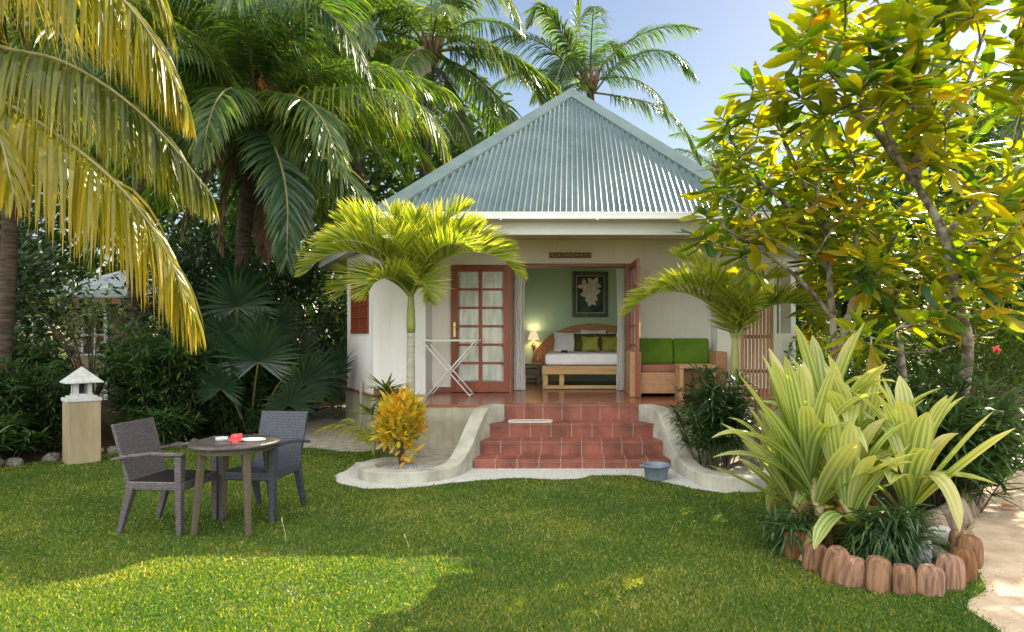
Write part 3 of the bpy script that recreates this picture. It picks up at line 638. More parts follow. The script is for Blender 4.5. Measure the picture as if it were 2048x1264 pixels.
a = Acc(); h = .195; a.add([(-h, -h, 1.015), (h, -h, 1.015), (h, h, 1.015), (-h, h, 1.015), (0, 0, 1.225), (-h, -h, 1.03), (h, -h, 1.03), (h, h, 1.03), (-h, h, 1.03)], [[0, 3, 2, 1], [0, 1, 6, 5], [1, 2, 7, 6], [2, 3, 8, 7], [3, 0, 5, 8]], [[5, 6, 4], [6, 7, 4], [7, 8, 4], [8, 5, 4]]); a.build("lantern_roof", M_lwh, lp, bevel=.004)
a = Acc(); a.box((0, 0, .95), (.05, .05, .13)); a.build("lamp_core", M_dark, lp)

# wicker armchairs
M_wick = weave(bpy.data.materials.new("wicker_mat"), (.10, .085, .09), (.17, .145, .15), (.012, .010, .012), 22, .5, .3, 1.0, .45)
M_wick2 = weave(bpy.data.materials.new("blue_wicker_mat"), (.042, .052, .07), (.075, .086, .108), (.008, .01, .015), 20, .22, .5, 1.0, .5)
def slab(acc, p0, p1, w0, w1, t0, t1, side):
    """tapered bar from p0 to p1; side = unit vector of the width w, thickness t across"""
    p0 = np.array(p0, float); p1 = np.array(p1, float); s = np.array(side, float); d = nrm(p1 - p0); n = nrm(np.cross(d, s))
    b = [p0 + s * w0 / 2 * i + n * t0 / 2 * j for i, j in ((-1, -1), (1, -1), (1, 1), (-1, 1))]; t = [p1 + s * w1 / 2 * i + n * t1 / 2 * j for i, j in ((-1, -1), (1, -1), (1, 1), (-1, 1))]
    acc.hexa(b, t)
def armchair(label, loc, rz, m):
    """front faces +x"""
    c = thing("wicker_armchair", label, "armchair", loc, rz, "wicker armchairs at the round table")
    a = Acc(); a.box((.01, 0, .40), (.50, .48, .075)); a.build("seat", m, c, bevel=.012)
    a = Acc(); slab(a, (-.225, 0, .41), (-.36, 0, .90), .455, .47, .032, .028, (0, 1, 0)); a.build("backrest", m, c, bevel=.008)
    for s in (-1, 1):
        a = Acc(); slab(a, (.225, s * .235, 0), (.225, s * .235, .645), .042, .062, .042, .062, (0, 1, 0)); a.build("leg", m, c, bevel=.006)
        a = Acc(); slab(a, (-.30, s * .225, 0), (-.19, s * .225, .40), .038, .06, .038, .065, (0, 1, 0)); a.build("leg", m, c, bevel=.006)
        a = Acc(); P = [(.27, s * .245, .66), (.0, s * .25, .668), (-.2, s * .25, .645), (-.34, s * .245, .615)]
        for i in range(3): slab(a, P[i], P[i + 1], .058, .058, .026, .026, (0, 1, 0))
        a.build("armrest", m, c, bevel=.008)
    return c
armchair("grey brown wicker armchair in profile left of the table, facing right", (-3.39, 5.53, 0), R(-4), M_wick)
armchair("blue grey wicker armchair behind the table, facing the viewer", (-2.80, 5.90, 0), R(-97), M_wick2)
# round table
M_tleg = weave(bpy.data.materials.new("table_leg_mat"), (.09, .07, .045), (.15, .115, .075), (.05, .035, .02), 34, .5, .3, 1.0, .45)
tb = thing("round_table", "small round wicker table with splayed legs on the lawn", "table", (-2.84, 5.49, 0), R(45))
a = Acc(); a.lathe([(0, .742), (.325, .742), (.346, .736), (.350, .722), (.346, .708), (.32, .700), (0, .700)], 48); a.build("table_top", mat("table_top_mat", (.045, .04, .036), (.095, .082, .072), rough=.35, scale=20, bump=.3, bscale=60), tb, smooth=True)
a = Acc(); a.lathe([(.30, .70), (.30, .665), (.28, .665), (.28, .70)], 48); a.build("apron_ring", M_tleg, tb)
for k in range(4):
    an = k * math.pi / 2; a = Acc(); c_, s_ = math.cos(an), math.sin(an); slab(a, (c_ * .315, s_ * .315, 0), (c_ * .25, s_ * .25, .69), .040, .058, .040, .058, (-s_, c_, 0)); a.build("leg", M_tleg, tb, bevel=.006)
M_cer = mat("ceramic_mat", (.74, .74, .72), rough=.3)
o = Acc(); o.lathe([(0, .004), (.055, .004), (.066, .022), (.062, .024), (.05, .010), (0, .009)], 28); o = o.build("white_dish", M_cer, smooth=True); o.location = (-2.66, 5.44, .742); o.scale = (1.5, .8, 1); tag(o, "shallow white oval dish right of the red flower on the table", "dish")
M_gl = mat("glass_grey_mat", (.35, .38, .38), rough=.1, spec=.9)
o = Acc(); o.lathe([(0, .003), (.045, .003), (.048, .035), (.043, .036), (.040, .012), (0, .010)], 20); o = o.build("ashtray", M_gl, smooth=True); o.location = (-2.93, 5.44, .742); tag(o, "small grey glass ashtray left of the red flower on the table", "ashtray")
fl = petal_flower("hibiscus_flower", .060, M_rfl, M_yel, "bright red hibiscus flower on the round garden table", "flower", (-2.80, 5.43, .765), cup=.35); fl.rotation_euler = (R(40), R(10), 0)

# bamboo screen
M_bam = mat("bamboo_mat", (.24, .12, .05), (.36, .20, .09), rough=.45, scale=3, stretch=(3, 3, .6))
x0, x1 = at(1482, 0, 9.4)[0], at(1546, 0, 9.4)[0]
bsn = thing("bamboo_screen", "brown upright slatted screen beside the right veranda pier", "screen", ((x0 + x1) / 2, 9.4, 0)); wv = (x1 - x0)
for k in range(9):
    a = Acc(); xx = -wv / 2 + .02 + (wv - .04) * k / 8; a.box((xx, 0, 1.08), (.03 if k not in (0, 8) else .045, .03, 2.1)); a.build("slat", M_bam, bsn)
for z in (.12, .6, 1.1, 1.6, 2.10):
    a = Acc(); a.box((0, .025, z), (wv, .018, .05)); a.build("cross_rail", M_bam, bsn)

# coconut husks
M_husk = mat("husk_mat", (.11, .045, .02), (.38, .18, .075), rough=.85, streak=.8, scale=5, detail=6, stretch=(7, 7, .8), bump=1.0, bscale=12, lo=.3, hi=.62)
M_husk2 = mat("grey_husk_mat", (.13, .09, .06), (.30, .22, .15), rough=.85, scale=5, detail=6, stretch=(5, 5, .8), bump=.7, bscale=9)
for _m in (M_husk, M_husk2):
    _n = _m.node_tree; _cr = [q for q in _n.nodes if q.type == 'VALTORGB'][0]; _oi = _n.nodes.new("ShaderNodeObjectInfo"); _hs = _n.nodes.new("ShaderNodeHueSaturation"); _mr = _n.nodes.new("ShaderNodeMapRange")
    _mr.inputs["To Min"].default_value = .55; _mr.inputs["To Max"].default_value = 1.1; _n.links.new(_oi.outputs["Random"], _mr.inputs["Value"]); _n.links.new(_mr.outputs[0], _hs.inputs["Value"])
    _mr2 = _n.nodes.new("ShaderNodeMapRange"); _mr2.inputs["From Max"].default_value = .6; _mr2.inputs["To Min"].default_value = 1.1; _mr2.inputs["To Max"].default_value = .8; _n.links.new(_oi.outputs["Random"], _mr2.inputs["Value"]); _n.links.new(_mr2.outputs[0], _hs.inputs["Saturation"])
    _n.links.new(_cr.outputs[0], _hs.inputs["Color"]); _n.links.new(_hs.outputs[0], _n.nodes["Principled BSDF"].inputs["Base Color"])
def husk_mesh(seed):
    r = np.random.default_rng(seed); acc = Acc(); n, k = 36, 12; a_ = np.arange(n) * 2 * math.pi / n; V = []
    ph = r.random(3) * 6
    for i in range(k + 1):
        t_ = i / k; rad = [.80,.93,1,1.03,1.04,1.04,1.02,.99,.94,.86,.72,.48,.22][i]; z = -.03 + .245 * [0,.1,.2,.3,.42,.54,.65,.75,.84,.91,.96,.99,1][i]
        lob = 1 + .055 * np.cos(3 * a_ + ph[0]) + .03 * np.cos(7 * a_ + ph[1]) + .02 * np.cos(11 * a_ + ph[2] + t_ * 2) - .16 * np.exp(-((a_ - 3.9 - ph[1] * .1) / .12) ** 2) - .12 * np.exp(-((a_ - 5.1 - ph[2] * .1) / .1) ** 2)  - .12 * np.exp(-((a_ - 1.2 - ph[0] * .1) / .1) ** 2)
        V.append(np.stack([.088 * rad * lob * np.cos(a_), .078 * rad * lob * np.sin(a_), np.full(n, z)], -1))
    i, j = np.meshgrid(np.arange(k), np.arange(n), indexing='ij'); j2 = (j + 1) % n
    acc.add(np.vstack(V), np.stack([i * n + j, i * n + j2, (i + 1) * n + j2, (i + 1) * n + j], -1).reshape(-1, 4))
    tip = np.vstack([V[-1], [[0, 0, .214]]]); acc.add(tip, None, [[a, (a + 1) % n, n] for a in range(n)]); return acc
HK = [(2, 1592, 1118), (1, 1625, 1142), (3, 1668, 1163), (4, 1700, 1172), (1, 1752, 1184), (2, 1806, 1188), (3, 1858, 1190), (4, 1898, 1178), (2, 1926, 1163), (1, 1938, 1135), (3, 1922, 1108)]
desc = ["dark coconut husk at the left end of the ring, under the grassy leaves", "second coconut husk from the left end of the ring edge", "narrow reddish coconut husk, third from the left in the ring", "broad cracked coconut husk, fourth from the left in the ring", "coconut husk at the foot of the leaning lily stem", "split coconut husk in front of the drooping dark grassy plant", "pale domed coconut husk, lowest one in the ring", "brown coconut husk just right of the pale domed husk", "orange lit coconut husk at the front right corner of the ring", "orange coconut husk on the path side of the ring, above the corner husk", "coconut husk at the top of the ring's path side, by the sand"]
hm = {}
for i, ((sd_, px, py), ds) in enumerate(zip(HK, desc)):
    if sd_ not in hm: o = husk_mesh(sd_).build("coconut_husk", M_husk, smooth=True); hm[sd_] = o
    else: o = hm[sd_].copy(); COL.objects.link(o)
    p = gr(px, py - 4); o.location = (p[0], p[1], -random.uniform(0, .035)); o.rotation_euler = (random.uniform(-.16, .16), random.uniform(-.16, .16), random.uniform(0, 6)); q_ = random.uniform(.88, 1.14); o.scale = (q_, q_, .85 + random.random() * .28)
    tag(o, ds, "coconut husk", "coconut husks edging the plant bed")
HK2 = [(1862, 1082), (1880, 1070), (1897, 1063), (1913, 1055), (1927, 1046), (1940, 1033), (1948, 1018), (1952, 1003)]
g2 = None
dd = ["grey coconut husk nearest the ring in the second row by the path", "second grey coconut husk of the row behind the ring", "third grey coconut husk of the row behind the ring", "leaning grey coconut husk midway in the row behind the ring", "fifth coconut husk of the row behind the ring, beside the sand", "sixth coconut husk of the row behind the ring, beside the sand", "second last coconut husk of the row behind the ring", "farthest coconut husk of the row, where the bed meets the path"]
for (px, py), ds in zip(HK2, dd):
    if g2 is None: o = husk_mesh(9).build("coconut_husk", M_husk2, smooth=True); g2 = o
    else: o = g2.copy(); COL.objects.link(o)
    p = gr(px, py); o.location = (p[0], p[1], 0); o.rotation_euler = (random.uniform(-.15, .15), random.uniform(-.45, -.2), random.uniform(-.3, .3)); tag(o, ds, "coconut husk", "coconut husks edging the plant bed")
# stones
def stone_mesh(seed, sx=1, sy=1, sz=.7):
    r = np.random.default_rng(seed); acc = Acc(); n, k = 12, 8; V = []; ph = r.random(8) * 6
    for i in range(k + 1):
        th = math.pi * i / k; a_ = np.arange(n) * 2 * math.pi / n
        rr = 1 + .14 * np.cos(2 * a_ + ph[0] + th) + .10 * np.cos(3 * a_ + ph[1] - th * 2) + .08 * np.sin(th * 3 + ph[2])
        V.append(np.stack([sx * rr * math.sin(th) * np.cos(a_), sy * rr * math.sin(th) * np.sin(a_), sz * rr * math.cos(th)], -1))
    i, j = np.meshgrid(np.arange(k), np.arange(n), indexing='ij'); j2 = (j + 1) % n
    acc.add(np.vstack(V), np.stack([i * n + j, (i + 1) * n + j, (i + 1) * n + j2, i * n + j2], -1).reshape(-1, 4)); return acc
M_st = mat("pale_stone_mat", (.10, .09, .075), (.25, .23, .19), rough=.9, scale=3, bump=.5, bscale=8)
M_st2 = mat("white_rock_mat", (.42, .40, .37), (.60, .58, .54), rough=.9, scale=3, bump=.5, bscale=8)
o = stone_mesh(3, 1, .8, .8).build("rock", M_st2, smooth=True); o.scale = (.13, .16, .17); o.location = (2.42, 4.62, .10); tag(o, "large pale grey rock inside the husk ring, right of the grassy plant", "rock")
o = stone_mesh(4, 1, .8, .8).build("rock", M_st2, smooth=True); o.scale = (.10, .09, .09); o.location = (2.86, 5.08, .07); tag(o, "white rock on the path side of the husk ring", "rock")
o = stone_mesh(5, 1, .8, .7).build("rock", M_st, smooth=True); o.scale = (.10, .09, .07); o.location = (2.62, 4.72, .05); tag(o, "smaller grey rock between the big pale rock and the orange husks", "rock")
sm = [stone_mesh(20 + i).build("border_stone", M_st, smooth=True) for i in range(3)]; used = [False] * 3
bedge = [(-7.6, 7.82), (-7.1, 7.98), (-6.95, 8.1), (-6.72, 8.4), (-6.5, 8.75), (-6.3, 8.95), (-6.1, 9.12), (-5.92, 9.28), (-5.7, 9.4), (-5.5, 9.5), (-5.3, 9.58), (-5.12, 9.66), (-4.95, 9.74), (-4.8, 9.82), (-4.62, 9.93), (-4.7, 10.3), (-4.85, 10.7), (-5.0, 11.1)]
for i, (x, y) in enumerate(bedge):
    k = i % 3; o = sm[k] if not used[k] else sm[k].copy()
    if used[k]: COL.objects.link(o)
    used[k] = True; s = .075 + .05 * random.random(); o.scale = (s * 1.2, s, s); o.location = (x, y, s * .35); o.rotation_euler = (0, 0, random.random() * 6)
    tag(o, "pale rounded stone edging the dark planting bed behind the chairs", "stone", "stones edging the left planting bed")
# fallen leaves on the path
M_dead = mat("dead_leaf_mat", (.30, .11, .03), (.42, .18, .05), rough=.6, scale=10)
for (px, py, rz_, ds) in ((2013, 991, .3, "brown curled leaf lying on the sand path, the farther of two"), (2006, 1021, -.5, "flat yellow brown leaf lying on the sand path, the nearer of two")):
    acc = Acc(); blades(acc, np.array([[-.12, 0, .02]]), np.array([[1, .1, .12]]), np.array([[0, 1, .2]]), .26, .09, .25, 6, (.1, .7, 1, .8, .05), fold=.25)
    o = acc.build("fallen_leaf", M_dead, smooth=True); p = gr(px, py); o.location = (p[0], p[1], .012); o.rotation_euler = (0, 0, rz_); tag(o, ds, "leaf", "fallen leaves on the sand path")
# gravel in planters
M_pg = mat("gravel_mat", (.10, .10, .11), (.42, .42, .42), rough=.9, scale=60, detail=1)
def gravel(name, poly, n, s0, m, z=.09):
    P = []
    xs = np.array(poly); lo_, hi_ = xs.min(0), xs.max(0); C_ = rng.uniform(lo_, hi_, (n * 3, 2)); C_ = C_[inpoly(C_, poly)][:n]
    V0 = np.array([[1, 0, 0], [-1, 0, 0], [0, 1, 0], [0, -1, 0], [0, 0, .7], [0, 0, -.7]]); T0 = np.array([[0, 2, 4], [2, 1, 4], [1, 3, 4], [3, 0, 4], [2, 0, 5], [1, 2, 5], [3, 1, 5], [0, 3, 5]])
    s = s0 * rng.uniform(.5, 1.3, (len(C_), 1, 1)); V = V0[None] * s * rng.uniform(.7, 1.3, (len(C_), 6, 1)) + np.c_[C_, np.full(len(C_), z)][:, None, :]
    T = (T0[None] + (np.arange(len(C_)) * 6)[:, None, None]).reshape(-1, 3); acc = Acc(); acc.add(V.reshape(-1, 3), None, T); return tag(acc.build(name, m), kind="stuff")
inL = [(-1.35, 8.2), (-1.42, 7.65), (-1.6, 7.4), (-1.8, 7.3), (-2.05, 7.28), (-2.22, 7.4), (-2.28, 7.6), (-2.2, 7.8), (-2.1, 8.2), (-2.3, 8.84), (-1.1, 8.84)]
inR = [(1.35, 8.2), (1.42, 7.6), (1.55, 7.1), (1.68, 6.98), (1.88, 6.93), (2.05, 7.05), (2.16, 7.3), (2.18, 7.8), (2.4, 8.84), (1.1, 8.84)]
sheet("planter_soil", inL, .075, M_gsand); sheet("planter_soil", inR, .095, M_gsand)
gravel("gravel", [(-1.5, 7.6), (-1.7, 7.32), (-2.05, 7.29), (-2.24, 7.45), (-2.26, 7.62), (-1.9, 7.8)], 1500, .014, M_pg, .08)
gravel("apron_pebbles", apron_r, 5000, .007, M_apron, .008)
gravel("path_grit", [p for p in path_r if p[0] < 9], 5000, .007, M_sand, .006)

# a few dry leaves dropped on the lawn
lf0 = None
for i, (px, py) in enumerate([(955, 1012), (1106, 1150), (742, 1010), (1290, 1088), (150, 1010), (1385, 1030)]):
    if lf0 is None:
        acc = Acc(); blades(acc, np.array([[-.03, 0, .03]]), np.array([[1, .1, .12]]), np.array([[0, 1, .2]]), .075, .03, .25, 4, (.1, .8, 1, .05), fold=.3); o = acc.build("dry_leaf", M_dead, smooth=True); lf0 = o
    else: o = lf0.copy(); COL.objects.link(o)
    p = gr(px, py); o.location = (p[0], p[1], .012); o.rotation_euler = (random.uniform(-.4, .4), random.uniform(-.3, .3), random.uniform(0, 6)); s_ = random.uniform(.35, .7); o.scale = (s_,) * 3
    tag(o, "small curled dry leaf fallen on the open lawn", "leaf", "dry leaves fallen on the lawn")
# ============================================================ PLANTS
L_coco = leafmat("coconut_leaf_mat", [(.030, .075, .040), (.060, .115, .038), (.12, .17, .028), (.28, .26, .03)], (2.3, 2.4, .5), .48, .33, .6, .25)
L_gold = leafmat("golden_frond_mat", [(.06, .09, .015), (.16, .18, .015), (.29, .27, .02), (.36, .28, .02)], (1.9, 1.7, .25), .55, .32, .6, .2)
L_lime = leafmat("lime_palm_mat", [(.08, .15, .02), (.15, .23, .025), (.25, .30, .035), (.38, .37, .08)], (2.0, 1.9, .5), .5, .38, .5, .1)
L_dead = leafmat("dead_frond_mat", [(.10, .06, .035), (.20, .13, .08), (.32, .24, .17)], (1, .8, .5), .2, .7, .2)
M_rach = mat("rachis_mat", (.16, .15, .05), (.24, .20, .08), rough=.5)
M_bark = mat("palm_bark_mat", (.04, .028, .018), (.11, .08, .055), rough=.95, scale=5, detail=8, stretch=(1, 1, 5), bump=.8, bscale=14)
M_gbark = mat("grey_bark_mat", (.10, .08, .06), (.30, .27, .22), rough=.95, scale=9, detail=8, bump=.6, bscale=30, lo=.42, hi=.56)
M_ring = mat("ringed_trunk_mat", (.30, .28, .22), (.42, .39, .32), rough=.8, scale=4, stretch=(1, 1, 9), bump=.5, bscale=6)
M_shaft = mat("crownshaft_mat", (.22, .24, .06), (.30, .30, .10), rough=.5, scale=4)
L_dark = leafmat("dark_shrub_mat", [(.012, .030, .012), (.025, .055, .018), (.05, .09, .02)], (2.4, 2.4, .6), .3, .3, .6, .3)
L_rhap = leafmat("lance_leaf_mat", [(.018, .05, .022), (.04, .09, .028), (.09, .15, .035)], (2.4, 2.4, .6), .3, .35, .6, .2)
L_hedge = leafmat("hedge_leaf_mat", [(.03, .07, .015), (.07, .12, .02), (.16, .20, .03)], (2.4, 2.2, .6), .4, .4, .4, .15)
L_big = leafmat("broad_leaf_mat", [(.022, .085, .03), (.085, .155, .018), (.20, .25, .02), (.36, .32, .02), (.38, .19, .02)], (2.0, 1.85, .22), .58, .33, .5, .0)
L_croton = leafmat("croton_mat", [(.12, .18, .02), (.48, .42, .04), (.66, .48, .04), (.60, .24, .02)], (1.6, 1.4, .4), .35, .4, .4)
L_lily = leafmat("striped_lily_mat", [(.09, .20, .05), (.24, .34, .08), (.50, .53, .20), (.60, .50, .22), (.20, .11, .05)], (1.5, 1.5, .5), .42, .38, .5, .1)
L_far = leafmat("far_leaf_mat", [(.015, .035, .018), (.03, .06, .02), (.07, .10, .025)], (2.5, 2.4, .6), .35, .5, .3)

def frond(acc, C, nl=60, LL=.9, W=.04, hang=.8, lift=.15, nseg=4, seed=0, r0=.028, v0=.35, vr=.3, start=.14, mi=0, mir=1, a0=25, a1=66, vtip=.25, rag_=.12):
    r = np.random.default_rng(seed); C = spline(C, 24); d = np.r_[0, np.cumsum(np.linalg.norm(np.diff(C, axis=0), axis=1))]; s_ = d / d[-1]
    T = nrm(np.gradient(C, axis=0))
    for sd_ in (-1, 1):
        s = np.linspace(start, .995, nl) + r.uniform(-.4, .4, nl) * (1 - start) / nl; s = np.clip(s, 0, 1)
        P = np.stack([np.interp(s, s_, C[:, k]) for k in range(3)], -1); t = nrm(np.stack([np.interp(s, s_, T[:, k]) for k in range(3)], -1))
        S = np.cross(t, [0, 0, 1.0]); bad = np.linalg.norm(S, axis=1) < .15; S = nrm(S); S[bad] = S[~bad].mean(0) if (~bad).any() else [1, 0, 0]; S = nrm(S); N = np.cross(S, t)
        a = np.radians(np.interp(s, [start, 1], [a0, a1]) + r.normal(0, 5, nl))[:, None]
        D = S * sd_ * np.cos(a) + t * np.sin(a) + N * (lift + r.normal(0, .08, (nl, 1)))
        L = LL * np.interp(s, [0, .15, .3, .55, .8, .93, 1], [.45, .75, 1, 1, .75, .5, .28]) * r.uniform(1 - rag_, 1 + rag_ * .6, nl)
        Wd = t + r.normal(0, .25, (nl, 3))
        blades(acc, P, D, Wd, L, W * r.uniform(.75, 1.15, nl), hang * r.uniform(.6, 1.4, nl), nseg, (.35, 1, .9, .6, .04), v=np.clip(v0 + r.normal(0, vr * .5, nl), 0, 1), mi=mi, vtip=vtip)
    acc.tube(C, np.linspace(r0, r0 * .2, len(C)), 5, mi=mir, cap=False)
def arc(L, p0, bend, n=8, pw=1.3):
    t = np.linspace(0, 1, n); an = R(p0) - R(bend) * t ** pw; st = L / (n - 1)
    x = np.r_[0, np.cumsum(np.cos(an[:-1]) * st)]; z = np.r_[0, np.cumsum(np.sin(an[:-1]) * st)]; return np.stack([x, 0 * x, z], -1)
FR = {}
def frond_mesh(key, **k):
    if key not in FR:
        a = Acc(); C = k.pop("C"); frond(a, C, **k["kw"]); o = a.build("frond", k["mats"]); FR[key] = o.data; bpy.data.objects.remove(o)
    return FR[key]
def trunk(parent, base, top, r0, r1, m, bend=(0, 0), rings=0, n=12, name="trunk"):
    base = np.array(base, float); top = np.array(top, float); k = 60; t = np.linspace(0, 1, k)[:, None]
    P = base + (top - base) * t + np.array([bend[0], bend[1], 0]) * np.sin(np.pi * t); rad = r0 + (r1 - r0) * t[:, 0] + r0 * .5 * np.exp(-t[:, 0] * 14)
    if rings: rad = rad * (1 + .05 * np.abs(np.sin(t[:, 0] * np.pi * rings)))
    a = Acc(); a.tube(P, rad, n); return a.build(name, m, parent, smooth=True)
def add_frond(parent, me, loc, az, scale=1.0, roll=0):
    o = bpy.data.objects.new("frond", me); COL.objects.link(o); o.parent = parent; o.location = loc; o.rotation_euler = (0, 0, az); o.scale = (scale, scale * (1 if roll == 0 else -1), scale); return o
def coconut(label, base, crown, n=18, L=4.0, mats=None, seed=1, heroes=(), pit=(75, -35), group=None, tr=(.17, .12), LL=.95, hang=1.6, kset="c", nut=False, dead=0, skip=(), v0=.35, name="coconut_palm", nl=88):
    mats = mats or [L_coco, M_rach]; base = np.array(base, float); crown = np.array(crown, float)
    t = thing(name, label, "palm tree", tuple(base), 0, group); tc_ = crown - base; r = np.random.default_rng(seed)
    trunk(t, (0, 0, -.05), tc_ - np.array([0, 0, .1]), tr[0], tr[1], M_bark, bend=(r.uniform(-.25, .25), r.uniform(-.2, .2)), rings=max(6, crown[2] * 5))
    for i in range(n):
        f = (i + .5) / n; p0 = pit[0] + (pit[1] - pit[0]) * f ** .9 + r.uniform(-6, 6); az = i * 2.399 + r.uniform(-.2, .2)
        if any(abs((math.degrees(az) - a + 180) % 360 - 180) < b for a, b in skip): continue
        pb = int(round(p0 / 18)) * 18; vnt = i % 2
        me = frond_mesh((kset, pb, vnt), C=arc(4.0, pb, 75 + 10 * vnt if pb > -20 else 45), mats=mats, kw=dict(nl=nl, LL=LL, W=.040, hang=hang, seed=pb + 50 * vnt + 107, v0=v0, r0=.035))
        add_frond(t, me, tuple(tc_), az, L / 4.0 * r.uniform(.88, 1.1), i % 3 == 0)
    for h in heroes:
        h = dict(h); pts = [at(*p) - base for p in h.pop("p")]; a = Acc(); kw = dict(nl=125, LL=LL, W=.036, hang=hang, nseg=5, r0=.035, v0=v0); kw.update(h); kw.setdefault("seed", len(pts) + int(abs(pts[-1][0] * 100))); mm = kw.pop("mats", mats)
        frond(a, pts, **kw); a.build("frond", mm, t)
    for i in range(dead):
        me = frond_mesh((kset + "dead", i % 2), C=arc(2.6, -50 - 15 * (i % 2), 35), mats=[L_dead, L_dead], kw=dict(nl=34, LL=.7, W=.04, hang=2.2, seed=90 + i, v0=.5, r0=.03))
        add_frond(t, me, tuple(tc_ - np.array([0, 0, .15])), i * 2.1 + seed, 1)
    a = Acc()
    for i in range(9):
        an = i * .7; q = tc_ + np.array([math.cos(an) * .1, math.sin(an) * .1, -.25]); a.tube([q, q + [math.cos(an) * .12, math.sin(an) * .12, .3], q + [math.cos(an) * .22, math.sin(an) * .22, .7]], [.09, .07, .03], 6)
    a.build("crown_base", M_fib, t, smooth=True)
    if nut:
        for i in range(5):
            a = Acc(); an = i * 1.25 + .3; q = tc_ + np.array([math.cos(an) * .15, math.sin(an) * .15, .0]); e = q + np.array([math.cos(an) * .55, math.sin(an) * .55, .35])
            a.tube([q, (q + e) / 2 + [0, 0, .12], e], .02, 6)
            for k in range(14): u = rng.uniform(.35, 1); c = q + (e - q) * u + [0, 0, .1]; a.tube([c, c + [rng.normal(0, .09), rng.normal(0, .09), -.18 + rng.normal(0, .1)]], .010, 4)
            a.build("flower_stalk", M_stalk, t)
    return t
M_fib = mat("crown_fibre_mat", (.13, .08, .045), (.26, .17, .10), rough=.95, scale=9, stretch=(3, 3, 1), bump=.6, bscale=30)
M_stalk = mat("orange_stalk_mat", (.34, .13, .03), (.48, .22, .05), rough=.7, scale=8)
GP = "coconut palms around the bungalow"
# P0: palm out of frame left with golden fronds sweeping in
coconut("near coconut palm at the left edge with long golden yellow fronds", (-6.9, 6.75, 0), at(-190, 40, 6.7), n=12, L=3.4, mats=[L_gold, M_rach], seed=3, kset="g", v0=.4, skip=((0, 70),), group=GP, heroes=[
    dict(p=[(-190, 40, 6.7), (-60, -110, 6.5), (90, -110, 6.4), (230, -15, 6.3), (310, 85, 6.2), (370, 207, 6.2)], LL=1.25, hang=5.5, v0=.30, vtip=.55, nl=200, seed=11, W=.034),
    dict(p=[(-190, 60, 6.7), (-80, 75, 6.4), (20, 100, 6.3), (120, 122, 6.2), (230, 185, 6.1), (330, 275, 6.0), (418, 385, 5.95)], LL=1.05, hang=5.0, v0=.12, vtip=.5, nl=200, seed=12, W=.034),
    dict(p=[(-190, 90, 6.7), (-90, 165, 6.2), (20, 212, 6.0), (130, 282, 5.9), (230, 365, 5.8), (320, 480, 5.75), (388, 634, 5.7)], LL=1.2, hang=5.0, v0=.42, vtip=.5, nl=230, seed=13, W=.034),
    dict(p=[(-190, 110, 6.7), (-110, 180, 5.9), (-50, 215, 5.5), (0, 280, 5.4), (28, 390, 5.3)], LL=.8, hang=4.6, v0=.6, nl=100, seed=14),
    dict(p=[(-190, 30, 6.7), (0, -180, 7.2), (180, -160, 7.6), (300, -50, 7.9), (345, 70, 8.0)], LL=1.1, hang=4.0, v0=.3, nl=130, seed=15),
])
coconut("dark coconut palm trunk at the far left edge behind the golden fronds", (-8.2, 9.2, 0), (-8.3, 9.3, 7.0), n=14, L=3.8, seed=5, group=GP, pit=(60, -40), dead=3, tr=(.10, .09))
P1 = coconut("coconut palm with orange flower stalks and blue green fronds left of the roof", (-6.55, 12.3, 0), at(512, 215, 12), n=28, L=3.9, seed=8, group=GP, nut=True, dead=12, tr=(.13, .10), pit=(80, -25), heroes=[
    dict(p=[(530, 225, 12), (590, 197, 11.6), (680, 177, 11.2), (780, 183, 10.9), (850, 220, 10.7), (893, 300, 10.6)], LL=1.15, hang=2.4, v0=.38, seed=21, vtip=.45, nl=85),
    dict(p=[(515, 235, 12), (535, 262, 11.3), (562, 330, 10.6), (575, 410, 10.2), (573, 525, 10)], LL=.85, hang=1.0, v0=.15, seed=22, vtip=.3, W=.05),
    dict(p=[(530, 235, 12), (590, 262, 11.4), (650, 315, 11), (705, 368, 10.7), (748, 418, 10.5)], LL=.95, hang=1.6, v0=.2, seed=23, W=.05),
    dict(p=[(495, 240, 12), (455, 228, 11.3), (415, 238, 10.9), (378, 275, 10.6), (352, 350, 10.5)], LL=.85, hang=1.6, v0=.2, seed=24),
    dict(p=[(500, 225, 12), (440, 150, 11.5), (390, 128, 11), (345, 126, 10.8), (300, 150, 10.7)], LL=.95, hang=2.2, v0=.15, seed=25),
    dict(p=[(510, 200, 12), (490, 60, 11.5), (430, -20, 11), (340, -25, 10.7), (260, 30, 10.5)], LL=1.2, hang=3, v0=.2, seed=26),
    dict(p=[(515, 200, 12), (560, 50, 11.5), (620, 10, 11.2), (690, 60, 11), (742, 165, 10.9)], LL=1.1, hang=3, v0=.25, seed=27),
    dict(p=[(512, 200, 12), (520, 20, 11), (500, -60, 10), (480, -50, 9), (470, 0, 8.6)], LL=1.1, hang=3, v0=.2, seed=28),
])
coconut("second dark leaning palm trunk close behind the flowering coconut palm", (-7.3, 13.6, 0), (-6.8, 13.8, 7.6), n=14, L=3.8, seed=17, group=GP, dead=8, tr=(.13, .10))
